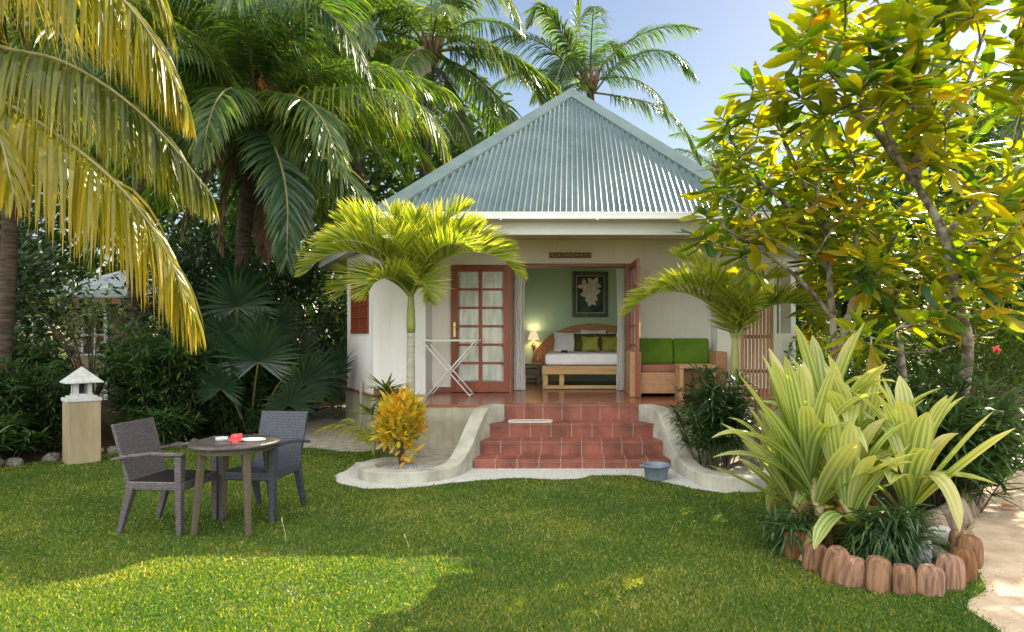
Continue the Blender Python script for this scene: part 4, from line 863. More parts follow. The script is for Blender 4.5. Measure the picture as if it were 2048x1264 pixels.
coconut("tall coconut palm with pale papery spathe rising behind the left roof slope", (-4.4, 19.0, 0), at(862, 105, 17), n=16, L=3.9, seed=12, group=GP, dead=1, pit=(80, -20), heroes=[
    dict(p=[(862, 95, 17), (820, 25, 16.5), (760, 25, 16), (700, 65, 15.6), (640, 135, 15.4)], LL=1.0, hang=2.2, v0=.15),
    dict(p=[(870, 95, 17), (940, 75, 16.5), (1010, 105, 16.2), (1080, 150, 16), (1125, 190, 16)], LL=1.3, hang=1.8, v0=.5, W=.06),
    dict(p=[(870, 105, 17), (930, 140, 16.5), (985, 190, 16), (1035, 245, 15.6)], LL=1.1, hang=1.6, v0=.3, W=.06),
    dict(p=[(870, 95, 17), (930, -20, 17), (1000, -20, 16.8), (1040, 50, 16.6)], LL=1.2, hang=2.2, v0=.5),
    dict(p=[(868, 110, 17), (890, 190, 16.4), (930, 260, 16), (960, 330, 15.8)], LL=1.0, hang=1.8, v0=.35),
])
a = Acc(); q = at(842, 132, 16.6); blades(a, np.array([[0, 0, .5]] * 3), np.array([[-.05, 0, -1], [.12, 0, -1], [.02, .1, -1.0]]), np.array([[1, .1, 0]] * 3), 1.25, .42, 0, 6, (.3, .9, 1, .7, .1), fold=.4)
# spathe belongs to the palm above
sp = a.build("spathe", mat("spathe_mat", (.50, .42, .36), (.66, .60, .54), rough=.8, scale=6, stretch=(8, 8, 1))); _palm = [o for o in COL.objects if o.get("label", "").startswith("tall coconut palm with pale")][0]
sp.parent = _palm; sp.location = Vector(tuple(q)) - _palm.location
coconut("far coconut palm rising directly behind the roof apex", (.5, 21.5, 0), at(1180, 165, 21), n=10, L=4.0, seed=31, group=GP, pit=(60, -30), skip=((60, 60),), heroes=[
    dict(p=[(1185, 190, 21), (1230, 135, 20.6), (1290, 104, 20.3), (1345, 108, 20), (1392, 155, 20)], LL=1.0, hang=2.4, v0=.1, vtip=.1),
    dict(p=[(1185, 185, 21), (1250, 195, 20.4), (1320, 215, 20), (1370, 260, 19.8), (1402, 330, 19.8)], LL=1.0, hang=2.2, v0=.3),
    dict(p=[(1175, 165, 21), (1160, 60, 21), (1165, -30, 21), (1180, -110, 21)], LL=1.0, hang=.7, v0=.4, W=.06),
    dict(p=[(1175, 165, 21), (1120, 60, 20.6), (1080, 15, 20.4), (1060, 45, 20.2)], LL=1.0, hang=1.3, v0=.4, W=.06),
    dict(p=[(1170, 170, 21), (1090, 90, 20), (1010, 75, 19.4), (940, 120, 19)], LL=1.1, hang=1.6, v0=.15),
    dict(p=[(1180, 165, 21), (1200, 100, 21.4), (1225, 90, 21.6), (1250, 120, 21.8)], LL=.8, hang=1.6, v0=.2),
    dict(p=[(1180, 175, 21), (1140, 120, 20), (1120, 140, 19.4), (1100, 220, 19)], LL=1.0, hang=1.8, v0=.15),
])
coconut("coconut palm farther back between the flowering palm and the roof", (-5.2, 17.4, 0), at(660, 60, 16), n=20, L=3.8, seed=41, group=GP, dead=2, pit=(70, -50))
coconut("coconut palm at the back of the left planting bed", (-10.5, 15.5, 0), at(300, 80, 15.5), n=20, L=4.2, seed=43, group=GP, dead=3, pit=(70, -55))
coconut("coconut palm beyond the big leafed tree at the right edge", (13.3, 18.5, 0), at(2085, 190, 18.5), n=18, L=3.4, seed=47, group=GP, pit=(55, -50))
coconut("low far palm whose frond tips show past the right end of the roof", (5.4, 24, 0), at(1440, 345, 24), n=14, L=2.8, seed=53, group=GP, pit=(80, -10))

# small feather palms flanking the veranda
def small_palm(label, base, crown, fr, L, seed, ringt=True):
    base = np.array(base, float); crown = np.array(crown, float); t = thing("feather_palm", label, "palm tree", tuple(base), 0, "small feather palms flanking the veranda"); tc_ = crown - base
    sh = .42
    trunk(t, (0, 0, 0), tc_ - np.array([0, 0, sh]), .062, .048, M_ring, rings=16, n=14)
    a = Acc(); a.tube([tc_ - [0, 0, sh], tc_ - [0, 0, sh * .8], tc_ - [0, 0, sh * .3], tc_ + [0, 0, .1]], [.052, .058, .05, .035], 12); a.build("crownshaft", M_shaft, t, smooth=True)
    r = np.random.default_rng(seed)
    for i, (az, p0, bend, sc_) in enumerate(fr):
        a = Acc(); frond(a, arc(L * sc_, p0, bend, pw=1.2), nl=72, LL=.50, W=.024, hang=.22, lift=.5, nseg=4, seed=seed * 50 + i, r0=.017, v0=.5, vr=.5, start=.12, a0=22, a1=70, vtip=.35, rag_=.1)
        o = a.build("frond", [L_lime, M_shaft], t); o.location = tuple(tc_ + [0, 0, .02]); o.rotation_euler = (0, 0, R(az))
    return t
small_palm("lime green feather palm with a ringed trunk left of the steps", (-2.06, 8.30, .05), at(822, 600, 8.3),
           [(182, 62, 128, 1.16), (-3, 60, 128, 1.2), (165, 72, 112, 1.15), (14, 70, 112, 1.15), (150, 80, 90, 1.0), (35, 80, 88, 1.0), (215, 70, 110, 1.0), (320, 66, 110, 1.0), (270, 74, 105, .85), (100, 84, 70, 1.0), (60, 74, 80, 1.0), (190, 82, 75, 1.0), (352, 84, 72, 1.0), (250, 86, 50, .8), (240, 50, 130, .62), (300, 46, 130, .6), (172, 48, 120, .8), (80, 88, 35, .8), (125, 76, 80, .95), (10, 78, 78, .95), (290, 84, 60, .8), (205, 78, 82, .95)], 1.45, 2)
small_palm("olive yellow feather palm leaning before the bamboo screen right of the steps", (2.12, 7.9, .08), at(1470, 690, 8.0),
           [(180, 66, 132, 1.25), (200, 74, 118, 1.1), (0, 62, 115, 1.0), (35, 78, 90, 1.0), (320, 62, 120, .95), (270, 70, 115, .75), (150, 84, 75, 1.05), (230, 80, 95, .9), (60, 70, 90, .9)], 1.36, 5)

# fan palm
def fan(acc, hub, dirv, Rr, ns=34, spread=250, seed=0, v0=.4, droop=.5):
    r = np.random.default_rng(seed); hub = np.array(hub, float); d = nrm(np.array(dirv, float)); s = nrm(np.cross(d, [0, 0, 1.0])); u = np.cross(s, d)
    up = nrm(u * .9 + d * .5); a = np.radians(np.linspace(-spread / 2, spread / 2, ns))
    D = np.cos(a)[:, None] * up + np.sin(a)[:, None] * s + d * .25; Wd = -np.sin(a)[:, None] * up + np.cos(a)[:, None] * s
    L = Rr * (1 - .25 * (np.abs(a) / a.max()) ** 2) * r.uniform(.93, 1.05, ns); wm_ = 2 * Rr * .6 * math.tan(math.radians(spread) / ns / 2) * 1.2
    blades(acc, np.repeat(hub[None], ns, 0), D, Wd, L, wm_, droop * r.uniform(.6, 1.5, ns), 6, (.05, .62, 1.0, .8, .45, .04), v=np.clip(v0 + r.normal(0, .15, ns), 0, 1), fold=.25)
L_fan = leafmat("fan_leaf_mat", [(.015, .045, .025), (.03, .075, .035), (.06, .11, .04)], (2.4, 2.4, .8), .28, .28, .6)
def fan_palm(label, base, leaves, seed, name="fan_palm"):
    t = thing(name, label, "fan palm", base, 0, "fan palms in the left bed")
    for i, (hx, hy, hz, Rr) in enumerate(leaves):
        a = Acc(); hub = np.array([hx, hy, hz]); fan(a, hub, nrm(np.array([hx, hy - .25, .25])), Rr, seed=seed * 20 + i); st = np.array([hx * .08, hy * .08, .05])
        a.tube([st, st + (hub - st) * .5 + [0, 0, .12], hub], [.022, .016, .012], 6, mi=1); a.build("fan_leaf", [L_fan, M_rach], t)
    return t
b = gr(500, 868); fan_palm("large dark green fan palm behind the blue grey armchair", (b[0], b[1], 0), [(-.25, -.5, 1.1, .85), (.35, -.45, 1.2, .8), (-.75, .0, 1.0, .75), (1.0, -.3, .85, .8), (.15, .2, 1.45, .8), (.65, .3, 1.2, .75), (-.4, .4, 1.4, .75), (1.2, .4, .85, .7), (-.1, -.7, .8, .6), (.9, -.6, .55, .6)], 1)
fan_palm("mid sized fan palm under the flowering coconut palm", (-6.1, 11.6, 0), [(-.4, -.4, 1.9, .8), (.4, -.5, 2.1, .8), (-.8, .1, 2.2, .8), (.8, .0, 1.7, .75), (0, .3, 2.5, .8), (.1, -.6, 1.5, .7)], 6)
fan_palm("smaller fan palm close to the bungalow corner", (-4.55, 12.6, 0), [(-.3, -.3, .9, .7), (.25, -.4, 1.0, .65), (-.5, .2, 1.2, .7), (.3, .2, 1.2, .6), (0, -.5, .5, .55)], 3)

# whorled lance-leaf shrubs (lady palm habit)
def lance(seed, n_st, h, rad, LL=.26, W=.026, per=9, whorls=4, mt=None, lean=.25, v0=.45, hangv=.9, low=.25):
    r = np.random.default_rng(seed); a = Acc(); st = Acc(); P = []; D = []
    for i in range(n_st):
        an = r.uniform(0, 6.28); rr = rad * math.sqrt(r.uniform(0, 1)); b = np.array([rr * math.cos(an) * .45, rr * math.sin(an) * .45, 0]); hh = h * r.uniform(.55, 1.0) * (1 - .25 * (rr / rad) ** 2)
        tp = b * 2.2 + np.array([r.normal(0, lean * .15), r.normal(0, lean * .15), hh]); mid = (b + tp) / 2 + np.array([0, 0, hh * .08]); C = spline([b, mid, tp], 9); st.tube(C, np.linspace(.008, .005, 9), 5, cap=False)
        for wv_ in range(whorls):
            f = 1 - wv_ * (1 - low) / whorls * r.uniform(.8, 1.1); p = C[int(round(np.clip(f, 0, 1) * 8))] + r.normal(0, .015, 3)
            for k in range(per):
                a2 = k * 6.283 / per + r.uniform(-.3, .3); el = r.uniform(.0, .9) if wv_ else r.uniform(.2, 1.4)
                P.append(p); D.append([math.cos(a2), math.sin(a2), el])
    P = np.array(P); D = nrm(np.array(D)); n = len(P); Wd = np.cross(D, [0, 0, 1]) + r.normal(0, .2, (n, 3))
    blades(a, P, D, Wd, LL * r.uniform(.7, 1.2, n), W * r.uniform(.8, 1.2, n), hangv * r.uniform(.5, 1.5, n), 3, (.4, 1, .8, .08), v=np.clip(r.normal(v0, .22, n), 0, 1), vtip=.1)
    return a, st
M_stem = mat("cane_stem_mat", (.05, .045, .025), (.12, .10, .06), rough=.8, scale=10)
def shrub(name, label, cat, loc, accs, mt, rz=0, group=None, scale=1, smt=None):
    t = thing(name, label, cat, loc, rz, group); accs[0].build("foliage", mt, t)
    if accs[1] is not None: accs[1].build("stem", smt or M_stem, t)
    t.scale = (scale,) * 3; return t
b = at(1428, 0, 7.55); shrub("lady_palm", "dark green lady palm clump in the right planter before the sofa", "shrub", (b[0], 7.55, .09), lance(61, 44, 1.22, .46, LL=.22, W=.022, per=11, whorls=7, low=.2), L_rhap)
rp = shrub("lady_palm", "glossy lady palm clump on the path side behind the striped lilies", "shrub", (3.55, 6.15, .0), lance(62, 44, 1.30, .62, LL=.34, W=.03, per=10, whorls=7, hangv=.8, low=.15), L_rhap, group="lady palm clumps behind the striped lilies")
copy_tree(rp, (3.0, 7.1, 0), 1.5, .95, "lady palm clump farther back in the bed below the broadleaf tree")
shrub("mondo_grass", "low drooping dark grassy plant inside the right of the husk ring", "plant", (2.28, 4.62, .0), lance(63, 16, .42, .16, LL=.30, W=.018, per=12, whorls=4, hangv=1.3), L_rhap)
shrub("mondo_grass", "low dark grassy plant at the left end of the husk ring", "plant", (1.72, 4.98, .0), lance(64, 12, .30, .22, LL=.26, W=.018, per=10, whorls=3, hangv=1.3), L_rhap)
shrub("dracaena", "spiky green dracaena growing above the yellow croton", "plant", (-2.28, 8.08, .08), lance(65, 7, .92, .16, LL=.30, W=.03, per=14, whorls=2, hangv=.7, low=.8), L_hedge)
# croton
def leafball(seed, n, c, rad, LL, W, upw=.5, fold=.2, clump=0, nseg=3, v0=.5, vs=.2, prof=(.25, .9, 1, .7, .05), shell=.5, droop=.4, zmin=None):
    r = np.random.default_rng(seed); a = Acc(); rad = np.array(rad, float)
    if clump:
        cc = nrm(r.normal(0, 1, (clump, 3))) * (r.uniform(shell, 1, (clump, 1))); cc[:, 2] = np.abs(cc[:, 2]) * np.where(r.random(clump) < .8, 1, -.7); q = cc[r.integers(0, clump, n)] + r.normal(0, .16, (n, 3)); cv = r.normal(0, vs, clump)
        k = r.integers(0, clump, n); q = cc[k] + r.normal(0, .15, (n, 3)); vv = v0 + cv[k] * .7 + r.normal(0, vs * .6, n)
    else:
        q = nrm(r.normal(0, 1, (n, 3))) * r.uniform(shell, 1, (n, 1)) ** .6; vv = r.normal(v0, vs, n)
    P = np.array(c) + q * rad
    if zmin is not None: k = P[:, 2] > zmin; P, q, vv = P[k], q[k], vv[k]; n = len(P)
    D = nrm(q + r.normal(0, .55, (n, 3)) + np.array([0, 0, upw])); Wd = np.cross(D, [0, 0, 1]) + r.normal(0, .4, (n, 3))
    blades(a, P, D, Wd, LL * r.uniform(.6, 1.25, n), W * r.uniform(.7, 1.2, n), droop * r.uniform(.4, 1.6, n), nseg, prof, v=np.clip(vv, 0, 1), fold=fold)
    return a
def stems(seed, n, h, rad, r0=.02):
    r = np.random.default_rng(seed); a = Acc()
    for i in range(n):
        an = r.uniform(0, 6.28); e = np.array([rad * math.cos(an), rad * math.sin(an), h * r.uniform(.7, 1)]); a.tube(spline([(e[0] * .1, e[1] * .1, 0), e * [.45, .45, .55], e], 7), np.linspace(r0, r0 * .3, 7), 5, cap=False)
    return a
cr = leafball(71, 1500, (0, 0, .47), (.27, .25, .44), .15, .055, .7, v0=.52, vs=.25, shell=.2, clump=110, prof=(.3, .8, 1, .8, .1), droop=.2)
shrub("croton", "yellow and orange croton bush in the left planter", "shrub", (-2.02, 7.72, .08), (cr, stems(72, 8, .7, .15, .015)), L_croton, scale=.9)
ar = thing("areca_palm", "small areca with an arching pale yellow frond beside the croton", "palm", (-2.62, 8.62, 0))
for az, p0, be, sc_ in ((182, 62, 105, .95), (165, 75, 80, .7), (70, 80, 60, .6), (300, 75, 80, .5)):
    a = Acc(); frond(a, arc(sc_ * .95, p0, be), nl=20, LL=.34, W=.022, hang=1.2, lift=.1, seed=az, r0=.012, v0=.75, start=.3, vtip=.1); o = a.build("frond", [L_lime, M_shaft], ar); o.rotation_euler = (0, 0, R(az)); o.location = (0, 0, .05)

# striped crinum lilies
def lily(seed, n, L0, W0, h, lean=(0, 0), v0=.38, azr=(0, 360), upr=(.35, 2.4)):
    r = np.random.default_rng(seed); a = Acc(); st = Acc(); tp = np.array([lean[0], lean[1], h]); C = spline([(0, 0, 0), tp * [.4, .4, .5], tp], 10)
    st.tube(C, np.linspace(.048, .04, 10), 10)
    az = np.radians(np.linspace(azr[0], azr[1], n, endpoint=False) * 1.0) + r.uniform(-.25, .25, n); az = az[r.permutation(n)]
    f = np.linspace(0, 1, n); el = upr[0] + (upr[1] - upr[0]) * f + r.uniform(-.2, .2, n)
    D = np.stack([np.cos(az), np.sin(az), el], -1); Wd = np.stack([-np.sin(az), np.cos(az), 0 * az], -1); hf = np.clip(.45 + .75 * f, 0, 1.05); P = tp * hf[:, None] + np.c_[np.cos(az) * .035, np.sin(az) * .035, 0 * az]
    L = L0 * r.uniform(.78, 1.1, n) * (1 - .15 * f)
    blades(a, P, D, Wd + r.normal(0, .12, (n, 3)), L, W0 * 1.5 * r.uniform(.8, 1.15, n), (r.uniform(.1, 1.2, n) + 1.8 * (r.random(n) < .22)) * (1.2 - .6 * f), 12, (.40, .7, .95, 1, 1, .95, .75, .08), v=np.minimum(v0 - .14 + r.normal(0, .08, n), .36), fold=.32,
           across=[.10, -.09, .18, -.11, .17, -.08, .20, .02], vtip=.24)
    nd = 4; a2 = r.uniform(0, 6.28, nd); Pd = tp * r.uniform(.25, .6, (nd, 1)) + np.c_[np.cos(a2) * .03, np.sin(a2) * .03, 0 * a2]
    blades(a, Pd, np.c_[np.cos(a2), np.sin(a2), .4 + 0 * a2], np.c_[-np.sin(a2), np.cos(a2), 0 * a2], .45, .07, 4.0, 7, (.5, 1, .9, .6, .1), v=1.0, fold=.5)
    return a, st
M_lst = mat("lily_stem_mat", (.34, .28, .12), (.48, .40, .20), rough=.7, scale=5, stretch=(1, 1, 8))
GL = "striped lilies in the husk ring"
b0 = gr(1738, 1118)
LY = [("striped lily on the bare leaning stem at the front of the ring", (b0[0] + .03, b0[1] + .02), 81, 22, .80, .105, .42, (-.17, .1), (0, 360), (1.0, 4.2)),
      ("striped lily with the longest leaves arching out to the left", (1.98, 5.05), 82, 24, 1.02, .11, .62, (-.13, .05), (60, 330), (.7, 3.6)),
      ("striped lily in the middle of the clump, its leaves folded over at the top", (2.28, 5.15), 83, 22, .90, .115, .72, (.0, .1), (0, 360), (1.0, 4.0)),
      ("striped lily on the right with broad upright leaves", (2.52, 5.0), 84, 24, .88, .115, .55, (.1, -.02), (0, 360), (1.0, 3.8)),
      ("pale striped lily at the back of the clump", (2.33, 5.6), 85, 18, .95, .115, .85, (-.10, .1), (0, 360), (1.1, 4.0)),
      ("low striped lily with short leaves near the left husks", (1.92, 5.45), 86, 14, .78, .095, .40, (-.10, 0), (60, 330), (.7, 3.2))]
for lb, (x, y), sd_, n, L0, W0, h, ln, azr, upr in LY:
    shrub("striped_lily", lb, "lily", (x, y, 0), lily(sd_, n, L0, W0, h, ln, azr=azr, upr=upr), L_lily, group=GL, smt=M_lst)

# ---- broadleaf trees
def tree_from(label, base, trunk_px, limbs, targets, Lf, Wf, npl, seed, v=(.45, .2), mt=None, name="broadleaf_tree", grp=None, r_t=.09, lm=None, jit=.05):
    r = np.random.default_rng(seed); base = np.array(base, float); t = thing(name, label, "tree", tuple(base), 0, grp)
    TR = Acc(); BR = Acc(); LF = Acc(); C = spline(np.array(trunk_px) - base, 26); TR.tube(C, np.linspace(r_t, r_t * .5, 26) * (1 + .06 * r.normal(size=26)), 10)
    nodes = [C[i] for i in range(8, 26)]; 
    for lb in limbs:
        lb = dict(lb); Q = spline(np.array(lb["p"]) - base, 16); TR.tube(Q, np.linspace(lb["r"], lb["r"] * .35, 16) * (1 + .05 * r.normal(size=16)), 8); nodes += list(Q[4:])
    nodes = np.array(nodes); root = C[20]
    T = np.array(targets) - base; T = T[np.argsort(np.linalg.norm(T - root, axis=1))]
    P = []; D = []; V = []
    for q in T:
        d = np.linalg.norm(nodes - q, axis=1) + np.maximum(0, nodes[:, 2] - q[2] + .1) * 1.5; k = d.argmin(); a0 = nodes[k]; L = np.linalg.norm(q - a0)
        mid = (a0 + q) / 2 + np.array([0, 0, -.06 * L]) + r.normal(0, .06 * L, 3); S = spline([a0, mid, q], 8); r1 = min(.03, .008 + .009 * L); TR.tube(S, np.linspace(r1, .007, 8), 6, cap=False); nodes = np.vstack([nodes, S[2:]])
        ax = nrm(q - S[4] + np.array([0, 0, .25 * L])); u = nrm(np.cross(ax, [.3, .2, 1])); w_ = np.cross(ax, u); cv = r.normal(0, v[1] * .6)
        for i in range(npl):
            an = i * 2.4 + r.uniform(-.3, .3); f = i / npl; D.append(ax * (.05 + .9 * f + r.normal(0, .12)) + (u * math.cos(an) + w_ * math.sin(an)) * 1.0); P.append(q - ax * (.12 * (1 - f)) + r.normal(0, .01, 3)); V.append(v[0] + cv + r.normal(0, v[1]))
    P = np.array(P); D = nrm(np.array(D)); n = len(P); Wd = np.cross(D, [0, 0, 1]) + r.normal(0, .25, (n, 3))
    blades(LF, P, D, Wd, Lf * r.uniform(.6, 1.15, n), Wf * r.uniform(.75, 1.1, n), r.uniform(.1, .9, n), 5, (.12, .35, .75, 1.0, .85, .1), v=np.clip(V, 0, 1), fold=.28, across=[-.03, .0, .09, .0, -.03], vtip=.06)
    TR.build("trunk", M_gbark, t, smooth=True); LF.build("foliage", mt or L_big, t, smooth=True); return t
def cloud(n, seed, poly_px, Y0, Y1):
    r = np.random.default_rng(seed); out = []; P = np.array(poly_px, float); lo_, hi_ = P.min(0), P.max(0)
    while len(out) < n:
        c = r.uniform(lo_, hi_); 
        if inpoly(np.array([c]), poly_px)[0]: out.append(at(c[0], c[1], r.uniform(Y0, Y1)))
    return out
A_out = [(1592, 66), (1640, 20), (1700, -60), (1800, -160), (2000, -200), (2150, -100), (2150, 500), (2060, 640), (1960, 600), (1900, 520), (1840, 400), (1800, 330), (1700, 320), (1640, 260), (1560, 200), (1620, 150)]
tA = cloud(132, 5, A_out, 5.6, 7.6) + [at(x, y, Y) for x, y, Y in ((1610, 60, 6.2), (1640, 20, 6.3), (1690, 60, 6.1), (1560, 175, 6.3), (1600, 190, 6.2), (1520, 190, 6.4), (1660, 120, 6.2), (1740, 60, 6.1), (1740, 690, 5.9), (1700, 660, 6.0), (1840, 640, 6.0), (1900, 620, 6.1), (1980, 560, 6.2), (2000, 480, 6.2), (2020, 420, 6.2), (1950, 560, 6.0))]
tree_from("large broadleaf tree with yellow green leaves and a pale grey trunk at the right", (3.75, 6.6, 0), [(3.75, 6.6, -.05), at(1935, 720, 6.6), at(1915, 600, 6.5), at(1890, 480, 6.5), at(1850, 395, 6.5), at(1815, 345, 6.5)],
          [dict(p=[at(1830, 370, 6.5), at(1790, 300, 6.4), at(1750, 180, 6.3), at(1735, 60, 6.2)], r=.034), dict(p=[at(1835, 360, 6.5), at(1850, 290, 6.5), at(1920, 200, 6.6), at(1970, 60, 6.6)], r=.036), dict(p=[at(1800, 330, 6.5), at(1740, 250, 6.3), at(1660, 200, 6.2), at(1600, 150, 6.2)], r=.04), dict(p=[at(1890, 470, 6.5), at(1960, 400, 6.7), at(2040, 330, 6.9)], r=.04), dict(p=[at(1830, 360, 6.5), at(1830, 200, 6.9), at(1840, 50, 7.1)], r=.04), dict(p=[at(1905, 590, 6.5), at(1850, 620, 6.2), at(1760, 680, 6.0)], r=.02)],
          tA, .39, .15, 10, 91, v=(.41, .19), r_t=.062, grp="broadleaf trees right of the bungalow")
B_out = [(1415, 400), (1440, 340), (1470, 290), (1450, 240), (1500, 190), (1560, 240), (1660, 240), (1760, 330), (1800, 470), (1760, 600), (1660, 560), (1600, 480), (1500, 470), (1460, 490), (1405, 470)]
tB = cloud(96, 6, B_out, 6.3, 8.2) + [at(x, y, Y) for x, y, Y in ((1455, 245, 6.6), (1440, 235, 6.6), (1510, 165, 6.7), (1545, 160, 6.7), (1420, 380, 6.5), (1410, 430, 6.5), (1395, 470, 6.5), (1480, 500, 6.6), (1500, 540, 6.6))]
tree_from("many stemmed broadleaf tree with golden leaves reaching over the roof corner", (2.95, 7.25, 0), [(2.95, 7.25, -.05), at(1668, 700, 7.2), at(1662, 600, 7.2), at(1655, 500, 7.2), at(1650, 420, 7.2)],
          [dict(p=[at(1670, 720, 7.2), at(1705, 600, 7.2), at(1712, 480, 7.1), at(1720, 380, 7.1), at(1700, 300, 7)], r=.04), dict(p=[at(1655, 540, 7.2), at(1600, 440, 7), at(1540, 380, 6.8), at(1460, 330, 6.7)], r=.035), dict(p=[at(1652, 480, 7.2), at(1590, 330, 7.1), at(1555, 250, 7), at(1545, 180, 6.8)], r=.03), dict(p=[at(1668, 640, 7.2), at(1600, 560, 7), at(1520, 500, 6.8), at(1440, 450, 6.7)], r=.03), dict(p=[at(1690, 640, 7.2), at(1760, 540, 7.3), at(1800, 450, 7.4)], r=.035)],
          tB, .34, .13, 10, 92, v=(.40, .2), r_t=.048, grp="broadleaf trees right of the bungalow")
C_out = [(1560, 250), (1900, 250), (2060, 300), (2040, 600), (1900, 620), (1640, 640), (1560, 560)]
tree_from("back broadleaf tree filling the gap behind the two front trees", (4.9, 9.3, 0), [(4.9, 9.3, -.05), at(1800, 700, 9.2), at(1790, 560, 9.2), at(1780, 430, 9.2)], [dict(p=[at(1795, 620, 9.2), at(1700, 500, 9), at(1620, 380, 8.8)], r=.04), dict(p=[at(1790, 560, 9.2), at(1900, 480, 9.3), at(1980, 400, 9.4)], r=.04)],
          cloud(110, 9, C_out, 8.6, 10.6) + cloud(60, 10, [(1560, 440), (1700, 420), (2040, 430), (2040, 650), (1900, 690), (1640, 690), (1560, 600)], 8.0, 9.8), .32, .12, 13, 93, v=(.42, .18), r_t=.06, grp="broadleaf trees right of the bungalow")
# hibiscus hedge bushes on the right
hd = leafball(101, 5200, (0, 0, 1.0), (1.25, 1.1, 1.15), .10, .055, .4, v0=.45, vs=.22, clump=160, shell=.6, prof=(.3, 1, .8, .05), nseg=2, zmin=.05)
h1 = shrub("hibiscus_bush", "dense green hibiscus bush with a red bloom at the right edge", "shrub", (6.3, 10.2, 0), (hd, stems(102, 14, 1.7, .8)), L_hedge, group="hibiscus bushes at the right")
copy_tree(h1, (4.6, 11.0, 0), 2.0, .8, "smaller hibiscus bush behind the lady palm and the trees")
copy_tree(h1, (8.9, 11.4, 0), 4.0, 1.15, "hibiscus bush cut off by the right edge of the view")
p = at(1992, 700, 9.0); f_ = petal_flower("hibiscus_flower", .065, M_rfl, M_yel, "single red hibiscus bloom on the green bush at the right edge", "flower", tuple(p)); f_.rotation_euler = (R(75), 0, 0)
rc = leafball(111, 500, (0, 0, .9), (.5, .5, .9), .30, .06, .6, v0=.9, vs=.1, clump=30, shell=.4)
L_redc = leafmat("red_cordyline_mat", [(.10, .02, .01), (.25, .05, .02)], (1.6, 1, .6), .3, .4)
q = at(2052, 450, 12.5); shrub("red_cordyline", "red leafed cordyline among the dark trees at the right edge", "shrub", (q[0], 12.5, q[2] - 1.1), (rc, stems(112, 5, .9, .2)), L_redc)
tst = [o for o in COL.objects if o.get("label", "").startswith("red leafed")][0]
_a = Acc(); _a.tube([(0, 0, -(q[2] - 1.1)), (0.05, 0, -(q[2] - 1.1) / 2), (0, 0, .3)], [.04, .035, .025], 8); _a.build("trunk", M_gbark, tst, smooth=True)

# left bed shrubs
ls = shrub("lance_shrub", "dark lance leafed shrub behind the wicker chair at the left", "shrub", (-6.35, 10.1, 0), lance(121, 56, 1.9, .85, LL=.27, W=.034, per=13, whorls=10, low=.0, hangv=.9), L_rhap, group="dark shrubs in the left bed")
for (x, y, s_, rz_, lb) in ((-7.45, 9.0, .72, 1, "dark lance leafed shrub just behind the garden lantern"), (-8.2, 8.75, .78, 2, "dark lance leafed shrub at the left edge of the lawn"), (-5.55, 10.75, .8, 3, "dark lance leafed shrub between the fan palm and the chairs"), (-7.0, 11.2, 1.05, 4, "dark lance leafed shrub under the golden frond tip"), (-8.9, 10.3, .95, 5, "dark lance leafed shrub deep at the left behind the lantern"), (-5.3, 12.2, .75, 2.5, "dark lance leafed shrub behind the large fan palm"), (-9.6, 9.2, .8, 3.3, "dark lance leafed shrub cut off by the left edge")):
    copy_tree(ls, (x, y, 0), rz_, s_, lb)
lf = shrub("lance_shrub", "low leafy shrub in front of the bed edge at the far left", "shrub", (-7.35, 8.25, 0), lance(123, 34, .66, .55, LL=.24, W=.032, per=11, whorls=5, low=.1), L_rhap, group="dark shrubs in the left bed")
copy_tree(lf, (-6.05, 9.55, 0), 1, .9, "low leafy shrub beside the bed stones right of the lantern")
copy_tree(lf, (-8.3, 7.95, 0), 2, 1.1, "low leafy shrub at the lawn edge in the left corner")
copy_tree(lf, (-4.95, 10.6, 0), 3, .8, "low leafy shrub between the stones and the fan palm")
db = leafball(131, 4200, (0, 0, 1.6), (1.5, 1.3, 1.7), .15, .075, .2, v0=.4, vs=.25, clump=120, shell=.55, prof=(.3, 1, .8, .05), nseg=2, zmin=.1)
d1 = shrub("dense_bush", "dense dark broadleaf bush behind the left shrubs", "shrub", (-7.35, 12.9, 0), (db, stems(132, 12, 2.6, 1.0, .03)), L_dark, group="dense bushes behind the left bed")
for (x, y, s_, rz_, lb) in ((-10.8, 11.4, 1.1, 1, "dense dark bush at the far left under the palm trunk"), (-6.4, 15.0, 1.1, 2, "dense dark bush behind the leaning palm trunks"), (-12.8, 14.0, 1.3, 4, "dense dark bush left of the small hut"), (-5.4, 16.6, .8, 3, "dense dark bush near the garden wall by the bungalow"), (-9.0, 17.5, 1.5, 5, "dense tall bush right of the small hut")):
    copy_tree(d1, (x, y, 0), rz_, s_, lb)
# twiggy bush with pale sunlit leaves
tw = leafball(141, 420, (0, 0, 1.2), (1.0, .5, .75), .10, .06, .2, v0=.6, vs=.3, clump=60, shell=.1, prof=(.3, 1, .8, .05), nseg=2)
L_pale = leafmat("pale_leaf_mat", [(.03, .07, .02), (.08, .14, .03), (.30, .34, .16)], (1.8, 1.8, .8), .4, .3)
shrub("twiggy_bush", "open twiggy bush with sunlit pale leaves above the lantern", "shrub", (-7.9, 10.7, .6), (tw, stems(142, 22, 1.7, .9, .014)), L_pale)
tst = [o for o in COL.objects if o.get("label", "").startswith("open twiggy")][0]
_a = Acc(); _a.tube([(0, 0, -.6), (.03, 0, -.2), (0, 0, .2)], [.06, .05, .03], 8); _a.build("trunk", M_gbark, tst, smooth=True)

